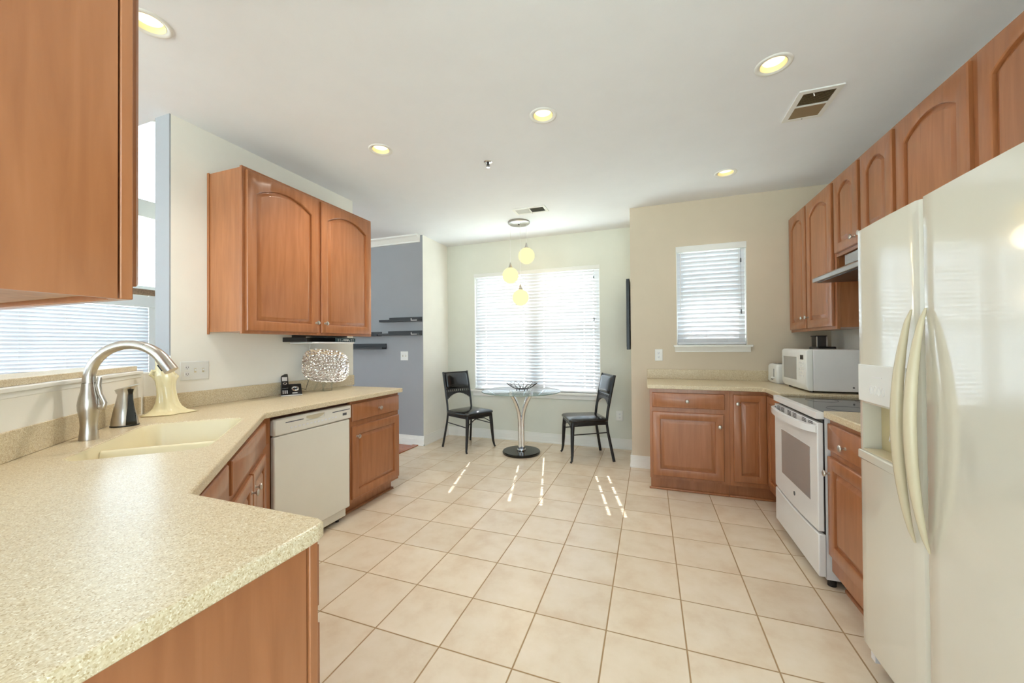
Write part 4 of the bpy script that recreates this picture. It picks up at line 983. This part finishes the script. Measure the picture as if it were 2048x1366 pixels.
def make_chair(label, loc, rot):
    r = thing('dining_chair', label, 'chair', loc, rot, group='black vinyl chairs at the glass table')
    # front legs, slightly waisted and kicked forward
    for s in (-1, 1):
        b = BM(); tube(b, [(0.190, s*0.188, 0.43), (0.198, s*0.196, 0.33), (0.203, s*0.206, 0.2), (0.207, s*0.218, 0.08), (0.216, s*0.229, 0.022), (0.230, s*0.232, 0.004)], [0.0235, 0.022, 0.019, 0.0155, 0.012, 0.012], 10); obj('leg', b, M_BLACK, r, world=False, smooth=True)
        # rear leg and back post in one sweep
        b = BM(); tube(b, [(-0.262, s*0.228, 0.0), (-0.235, s*0.215, 0.15), (-0.205, s*0.200, 0.32), (-0.192, s*0.195, 0.43), (-0.206, s*0.195, 0.55), (-0.245, s*0.195, 0.75), (-0.290, s*0.195, 0.952)], [0.0165, 0.0165, 0.0155, 0.015, 0.0155, 0.0165, 0.016], 10, flat=0.75); obj('leg', b, M_BLACK, r, world=False, smooth=True)
        b = BM(); tube(b, [(0.20, s*0.203, 0.30), (-0.207, s*0.2, 0.318)], 0.0065, 8); obj('stretcher', b, M_BLACK, r, world=False, smooth=True)
    b = BM(); loft(b, [[(p.x, p.y, z) for p in rrect(0.0, 0, 0.212, 0.212, 0.03, n=4)] for z in (0.405, 0.438)]); obj('seat_frame', b, M_BLACK, r, world=False)
    b = BM(); L = []
    for z, k in ((0.438, 1.0), (0.443, 1.05), (0.456, 1.06), (0.468, 1.02), (0.480, 0.86), (0.488, 0.62), (0.492, 0.35), (0.493, 0.08)):
        L.append([(0.008+p.x*k, p.y*k, z) for p in rrect(0, 0, 0.212, 0.215, 0.055, n=6)])
    loft(b, L); obj('seat', b, M_LEATHER, r, world=False, smooth=80)
    # front brace, two curved rods
    b = BM()
    for s in (-1, 1): tube(b, [(0.198, s*0.198, 0.315), (0.197, s*0.15, 0.345), (0.196, s*0.08, 0.385), (0.195, s*0.0, 0.395)] , 0.006, 8)
    tube(b, [(0.196, -0.19, 0.40), (0.196, 0.19, 0.40)], 0.006, 8)
    obj('front_brace', b, M_BLACK, r, world=False, smooth=True, weld=False)
    def bx(z): return -0.206 - (z-0.55)*0.2125     # back plane
    def strip(bm, ya, yb_, za, zb, t=0.012):
        vs = []
        for xx in (0.006, -0.006):
            vs.append([(bx(za)+xx, ya, za), (bx(za)+xx, yb_, za), (bx(zb)+xx, yb_, zb), (bx(zb)+xx, ya, zb)])
        loft(bm, vs)
    b = BM()
    strip(b, -0.19, 0.19, 0.928, 0.95); obj('top_rail', b, M_BLACK, r, world=False)
    b = BM(); strip(b, -0.19, 0.19, 0.722, 0.745)
    for i in range(13):
        yy = -0.192+0.384*i/12; strip(b, yy-0.0085, yy+0.0085, 0.690, 0.722)
    N = 16
    for i in range(N):
        ya = -0.19+0.38*i/N; yb_ = -0.19+0.38*(i+1)/N; q = (ya+yb_)/2/0.19
        strip(b, ya, yb_, 0.685-0.075*q*q - (0.012), 0.695)
    obj('back_rail', b, M_BLACK, r, world=False, weld=False)
    b = BM(); L = []
    for off, k in ((-0.012, 0.97), (-0.004, 1.0), (0.012, 1.0), (0.026, 0.93), (0.034, 0.78), (0.037, 0.4)):
        L.append([(bx(0.838+p.y*k)+off, p.x*k, 0.838+p.y*k) for p in rrect(0, 0, 0.178, 0.098, 0.03, n=5)])
    loft(b, L); obj('backrest', b, M_LEATHER, r, world=False, smooth=80)
    return r
ch = make_chair('black vinyl dining chair left of the glass table', (-2.17, 4.388, 0), math.radians(-24.3))
c2 = copy_tree(ch); c2.location = (-0.71, 4.43, 0); c2.rotation_euler = (0, 0, math.radians(-154.5)); c2['label'] = 'black vinyl dining chair right of the glass table'

# ------------------------------------------------------------------ pendant
pc = Vector((-1.425, 4.215, C))
r = thing('pendant_light', 'three-globe pendant light with round steel canopy over the glass table', 'lamp', pc)
b = BM(); lathe(b, [(0.125, 0), (0.128, -0.006), (0.128, -0.016), (0.118, -0.024), (0.0, -0.026)], pc, seg=48); obj('canopy', b, M_STEEL, r, smooth=50)
b = BM(); lathe(b, [(0.008, -0.025), (0.008, -0.034), (0.004, -0.036)], pc, seg=12); obj('canopy_screw', b, M_BLACK, r)
for gx, gy, gz, mt in ((-1.345, 4.25, 2.345, M_NICKEL), (-1.535, 4.215, 2.120, M_NICKEL), (-1.395, 4.17, 1.848, M_NICKEL)):
    b = BM(); tube(b, [(gx, gy, C-0.024), (gx, gy, gz+0.15)], 0.0022, 8); obj('cord', b, M_WHITEPL, r)
    b = BM(); lathe(b, [(0.024, 0.088), (0.026, 0.095), (0.018, 0.112), (0.008, 0.15), (0.004, 0.155)], (gx, gy, gz), seg=20); obj('socket_cap', b, mt, r, smooth=True)
    b = BM(); ball(b, (gx, gy, gz), 0.094, 36, 22); obj('globe', b, M_GLOBE, r, smooth=True)
    l_ = bpy.data.lights.new('globe_glow', 'POINT'); l_.energy = 2.0; l_.color = (1, 0.8, 0.5); l_.shadow_soft_size = 0.1
    lo = bpy.data.objects.new('globe_glow', l_); COL.objects.link(lo); lo.parent = r; lo.location = Vector((gx, gy, gz-0.2))-pc

# ------------------------------------------------------------------ recessed lights
def downlight(label, x, y, watts):
    r = thing('recessed_light', label, 'lamp', (x, y, C), group='recessed ceiling lights')
    b = BM(); lathe(b, [(0.0615, 0.0), (0.066, -0.003), (0.074, -0.006), (0.084, -0.004), (0.086, 0.0)], (x, y, C), seg=44, caps=False); obj('trim_ring', b, M_WHITEPL, r, smooth=60)
    b = BM(); lathe(b, [(0.0605, -0.001), (0.056, 0.03), (0.054, 0.11), (0.0, 0.112)], (x, y, C), seg=36, caps=False); obj('baffle', b, M_BAFFLE, r, smooth=50)
    b = BM(); lathe(b, [(0.02, 0.108), (0.03, 0.08), (0.048, 0.045), (0.053, 0.030), (0.049, 0.020), (0.027, 0.012), (0.0, 0.010)], (x, y, C), seg=32); obj('bulb', b, M_BULB, r, smooth=True)
    l_ = bpy.data.lights.new('downlight_beam', 'SPOT'); l_.energy = watts; l_.color = (1, 0.94, 0.84); l_.spot_size = math.radians(135); l_.spot_blend = 0.7; l_.shadow_soft_size = 0.05
    lo = bpy.data.objects.new('downlight_beam', l_); COL.objects.link(lo); lo.parent = r; lo.location = (0, 0, -0.01)
for (x, y), wt, lb in zip(LIGHTS, (42, 17, 9, 5, 22), ('recessed ceiling light above the left counter, near the wall cabinet', 'recessed ceiling light in the middle of the room', 'recessed ceiling light nearest the square ceiling vent',
                               'recessed ceiling light farthest back, toward the small window', 'recessed ceiling light half hidden behind the near wall cabinet')):
    downlight(lb, x, y, wt)

def vent(label, x0, x1, y0, y1, split, dark_first):
    r = thing('ceiling_vent', label, 'vent', ((x0+x1)/2, (y0+y1)/2, C))
    b = BM(); t = 0.028; h = C-0.008
    box(b, x0, x0+t, y0, y1, h, C); box(b, x1-t, x1, y0, y1, h, C); box(b, x0+t, x1-t, y0, y0+t, h, C); box(b, x0+t, x1-t, y1-t, y1, h, C)
    if split == 'y': box(b, x0+t, x1-t, (y0+y1)/2-0.006, (y0+y1)/2+0.006, h, C)
    else: box(b, (x0+x1)/2-0.006, (x0+x1)/2+0.006, y0+t, y1-t, h, C)
    obj('frame', b, M_WHITEPL, r, weld=False)
    b = BM(); box(b, x0+t, x1-t, y0+t, y1-t, C-0.0012, C-0.0002); obj('backing', b, M_GREENGRAY, r)
    if split == 'y':
        b = BM(); box(b, x0+t, x1-t, (y0+y1)/2+0.006, y1-t, C-0.0065, C-0.002); obj('damper', b, M_TAN, r)
        ys = y0+t+0.006
        b = BM()
        while ys < (y0+y1)/2-0.008:
            obox(b, (x0+t, ys, C-0.004), X_, Vector((0, 0.7, 0.7)), Vector((0, -0.7, 0.7)), (0, x1-x0-2*t), (-0.004, 0.004), (-0.0006, 0.0006)); ys += 0.012
        obj('louvers', b, M_TAN, r, weld=False)
        b = BM(); tube(b, [(x0+0.08, y0+t+0.01, C-0.006), (x0+0.085, y0+t+0.015, C-0.02)], 0.003, 8); obj('lever', b, M_WHITEPL, r)
    else:
        for a, c, m in ((x0+t, (x0+x1)/2-0.006, M_WHITEPL), ((x0+x1)/2+0.006, x1-t, M_GREENGRAY)):
            b = BM(); xs = a+0.005
            while xs < c-0.003:
                obox(b, (xs, y0+t, C-0.004), Vector((0.7, 0, 0.7)), Y_, Vector((-0.7, 0, 0.7)), (-0.0045, 0.0045), (0, y1-y0-2*t), (-0.0006, 0.0006)); xs += 0.012
            obj('louvers', b, m, r, weld=False)
    b = BM()
    for q in ((x0+x1)/2,): lathe(b, [(0.004, 0), (0.003, -0.002)], (q, y1-t/2, h), seg=10)
    obj('screw', b, M_DARKGRAY, r)
vent('square white ceiling vent with a tan damper near the right wall cabinets', 0.828, 1.042, 2.602, 2.925, 'y', True)
vent('long white ceiling vent in front of the pendant light', -1.36, -1.0, 3.79, 3.97, 'x', False)

r = thing('fire_sprinkler', 'small chrome fire sprinkler on the ceiling', 'sprinkler', (-1.179, 2.741, C))
b = BM(); lathe(b, [(0.034, 0), (0.034, -0.003), (0.026, -0.008), (0.014, -0.009)], (-1.179, 2.741, C), seg=28); obj('escutcheon', b, M_CHROME, r, smooth=True)
b = BM(); lathe(b, [(0.010, -0.008), (0.010, -0.022), (0.006, -0.024), (0.005, -0.036)], (-1.179, 2.741, C), seg=14)
for s in (-1, 1): tube(b, [(-1.179+s*0.011, 2.741, C-0.02), (-1.179+s*0.013, 2.741, C-0.032), (-1.179+s*0.003, 2.741, C-0.042)], 0.002, 6)
obj('head', b, M_BLACK, r, smooth=True, weld=False)
b = BM(); lathe(b, [(0.013, -0.042), (0.013, -0.044)], (-1.179, 2.741, C), seg=16); obj('deflector', b, M_CHROME, r)

# ------------------------------------------------------------------ left counter accessories
pz = ZL
pp = Vector((-2.655, 2.205, pz)); pa = math.radians(24)
u_ = Vector((math.sin(pa)*-1.0, math.cos(pa), 0)); n_ = Vector((math.cos(pa), math.sin(pa), 0))   # n_ faces the room
n_ = Vector((0.80, -0.60, 0)); u_ = Vector((0.60, 0.80, 0))
r = thing('cordless_telephone', 'black cordless telephone standing in its base on the left counter', 'telephone', pp)
b = BM(); tl = (Z_*0.55 - n_*0.835); tn = (n_*0.55+Z_*0.835)
extrude_poly(b, [pp-u_*0.055+n_*0.05, pp-u_*0.055+n_*0.05+Z_*0.012, pp-u_*0.055-n_*0.055+Z_*0.085, pp-u_*0.055-n_*0.06+Z_*0.06, pp-u_*0.055-n_*0.05], u_*0.142); bs = obj('base', b, M_BLKPLASTIC, r, bevel=0.005)
b = BM(); extrude_poly(b, [pp-u_*0.056+n_*0.052+Z_*0.002, pp-u_*0.056+n_*0.053+Z_*0.008, pp-u_*0.056+n_*0.045+Z_*0.008, pp-u_*0.056+n_*0.045+Z_*0.002], u_*0.144); obj('base_trim', b, M_GRAYPL, r)
sl0 = pp+n_*0.05+Z_*0.012; sd = (Vector(pp-n_*0.055+Z_*0.085)-sl0); sd_n = sd.normalized(); sn = u_.cross(sd_n)
if sn.z < 0: sn = -sn
b = BM(); obox(b, sl0, u_, sd_n, sn, (-0.052, -0.002), (0.045, 0.228), (0.002, 0.025)); hs = obj('handset', b, M_BLKPLASTIC, r, bevel=0.007)
b = BM(); obox(b, sl0, u_, sd_n, sn, (-0.045, -0.009), (0.135, 0.185), (0.0235, 0.0252)); obj('screen', b, M_GRAYPL, hs)
b = BM(); tube(b, [sl0+u_*(-0.027+0.011*math.cos(2*PI*k/20))+sd_n*(0.102+0.011*math.sin(2*PI*k/20))+sn*0.0255 for k in range(20)], 0.003, 6, closed=True); obj('navigation_ring', b, M_CHROME, hs)
b = BM()
for i in range(4):
    for j in range(3): obox(b, sl0, u_, sd_n, sn, (-0.045+j*0.013, -0.036+j*0.013), (0.012+i*0.015, 0.020+i*0.015), (0.001, 0.004))
obj('keypad', b, M_GRAYPL, bs, weld=False)
b = BM(); tube(b, [sl0+u_*(0.042+0.021*math.cos(2*PI*k/24))+sd_n*(0.062+0.021*math.sin(2*PI*k/24))+sn*0.002 for k in range(24)], 0.006, 8, closed=True); obj('speaker_ring', b, M_CHROME, bs, smooth=True)
b = BM(); obox(b, sl0, u_, sd_n, sn, (0.02, 0.055), (0.01, 0.016), (0.001, 0.004)); obj('button', b, M_GRAYPL, bs)
b = BM(); q = pp-n_*0.045; tube(b, [q+Z_*0.05+u_*0.03, q+u_*0.06+Z_*0.06-n_*0.01, q+u_*0.12+Z_*0.03-n_*0.02, q+u_*0.14+Z_*0.10-n_*0.025, (XL+0.022, 2.44, pz+0.15), (XL+0.004, 2.45, pz+0.19)], 0.0022, 8); obj('cord', b, M_BLACK, r, smooth=True)

tc0 = Vector((-2.60, 2.515, pz))
tn_ = Vector((0.86, -0.42, 0.30)).normalized(); tu = Vector((0.42, 0.86, 0)).normalized(); tv = tn_.cross(tu).normalized()
if tv.z < 0: tv = -tv
r = thing('serving_tray', 'rounded hammered silver tray propped upright on the left counter', 'tray', tc0+Z_*0.085)
b = BM(); L = []; tc1 = tc0 + Z_*0.215
for ins, dep in ((0.0, 0.0), (0.0, 0.004), (0.02, -0.004), (0.035, -0.018), (0.05, -0.021), (0.10, -0.022)):
    lp = []
    for k in range(48):
        a = 2*PI*k/48; ca, sa = math.cos(a), math.sin(a)
        ex_ = 2/3.2; hx, hy = 0.190-ins, 0.145-ins
        x = hx*abs(ca)**ex_*(1 if ca >= 0 else -1); y = hy*abs(sa)**ex_*(1 if sa >= 0 else -1)
        lp.append(tc1 + (tu*math.cos(0.12)-tv*math.sin(0.12))*x + (tv*math.cos(0.12)+tu*math.sin(0.12))*y + tn_*dep)
    L.append(lp)
loft(b, L, cap0=False); t_o = obj('dish', b, M_HAMMER, r, smooth=60)
so = t_o.modifiers.new('thickness', 'SOLIDIFY'); so.thickness = 0.003
r = thing('tray_stand', 'clear acrylic easel holding the hammered silver tray', 'stand', tc0)
b = BM()
for s in (-0.035, 0.035):
    q = tc0+tu*s
    tube(b, [q-tn_*0.02+Z_*0.235-Vector((0.05, 0, 0)), q-Vector((0.03, 0, 0))+Z_*0.10, q+Z_*0.055+Vector((0.035, -0.015, 0)), q+Z_*0.085+Vector((0.055, -0.025, 0))], 0.006, 8)
    tube(b, [q+Z_*0.055+Vector((0.02, -0.01, 0)), q+Z_*0.006+Vector((0.03, -0.014, 0))], 0.006, 8)
    tube(b, [q-Vector((0.03, 0, 0))+Z_*0.10, q+Z_*0.006-Vector((0.085, 0, 0))], 0.006, 8)
obj('rods', b, M_CLEAR, r, smooth=True, weld=False)
b = BM(); lathe(b, [(0.045, 0.0), (0.045, 0.006), (0.01, 0.008)], tc0+Vector((0.0, 0.0, 0)), seg=28); obj('base', b, M_CLEAR, r)

r = thing('under_cabinet_radio', 'slim black radio mounted under the left wall cabinet', 'radio', (-2.56, 2.44, 1.33))
b = BM(); box(b, -2.70, -2.452, 2.185, 2.692, 1.335, 1.372); obj('housing', b, M_BLKPLASTIC, r, bevel=0.003)
b = BM(); box(b, -2.452, -2.447, 2.187, 2.46, 1.338, 1.368); obj('speaker_grille', b, M_BLKGLOSS, r)
b = BM(); box(b, -2.452, -2.446, 2.463, 2.69, 1.338, 1.368); cp2 = obj('control_panel', b, plain('dark_teal_panel', srgb(40, 58, 64), 0.2), r)
b = BM()
for i in range(9): box(b, -2.4465, -2.4445, 2.49+i*0.021, 2.498+i*0.021, 1.343, 1.347); 
for i in (0, 1, 7, 8): box(b, -2.4465, -2.4445, 2.49+i*0.021, 2.497+i*0.021, 1.356, 1.360)
box(b, -2.4465, -2.4445, 2.55, 2.61, 1.350, 1.356)
obj('button', b, M_WHITEPL, cp2, weld=False)
b = BM(); box(b, -2.69, -2.446, 2.24, 2.68, 1.322, 1.335); obj('tray', b, M_GRAYPL, r, bevel=0.004)
b = BM(); box(b, -2.455, -2.446, 2.185, 2.692, 1.369, 1.373); obj('trim', b, M_CHROME, r)
b = BM(); box(b, -2.68, -2.48, 2.25, 2.63, 1.372, 1.392); obj('mounting_plate', b, M_BLACK, r)
b = BM(); tube(b, [(-2.70, 2.45, 1.335), (-2.73, 2.46, 1.25), (-2.755, 2.47, 1.10)], 0.002, 6); obj('cord', b, M_GRAYPL, r)
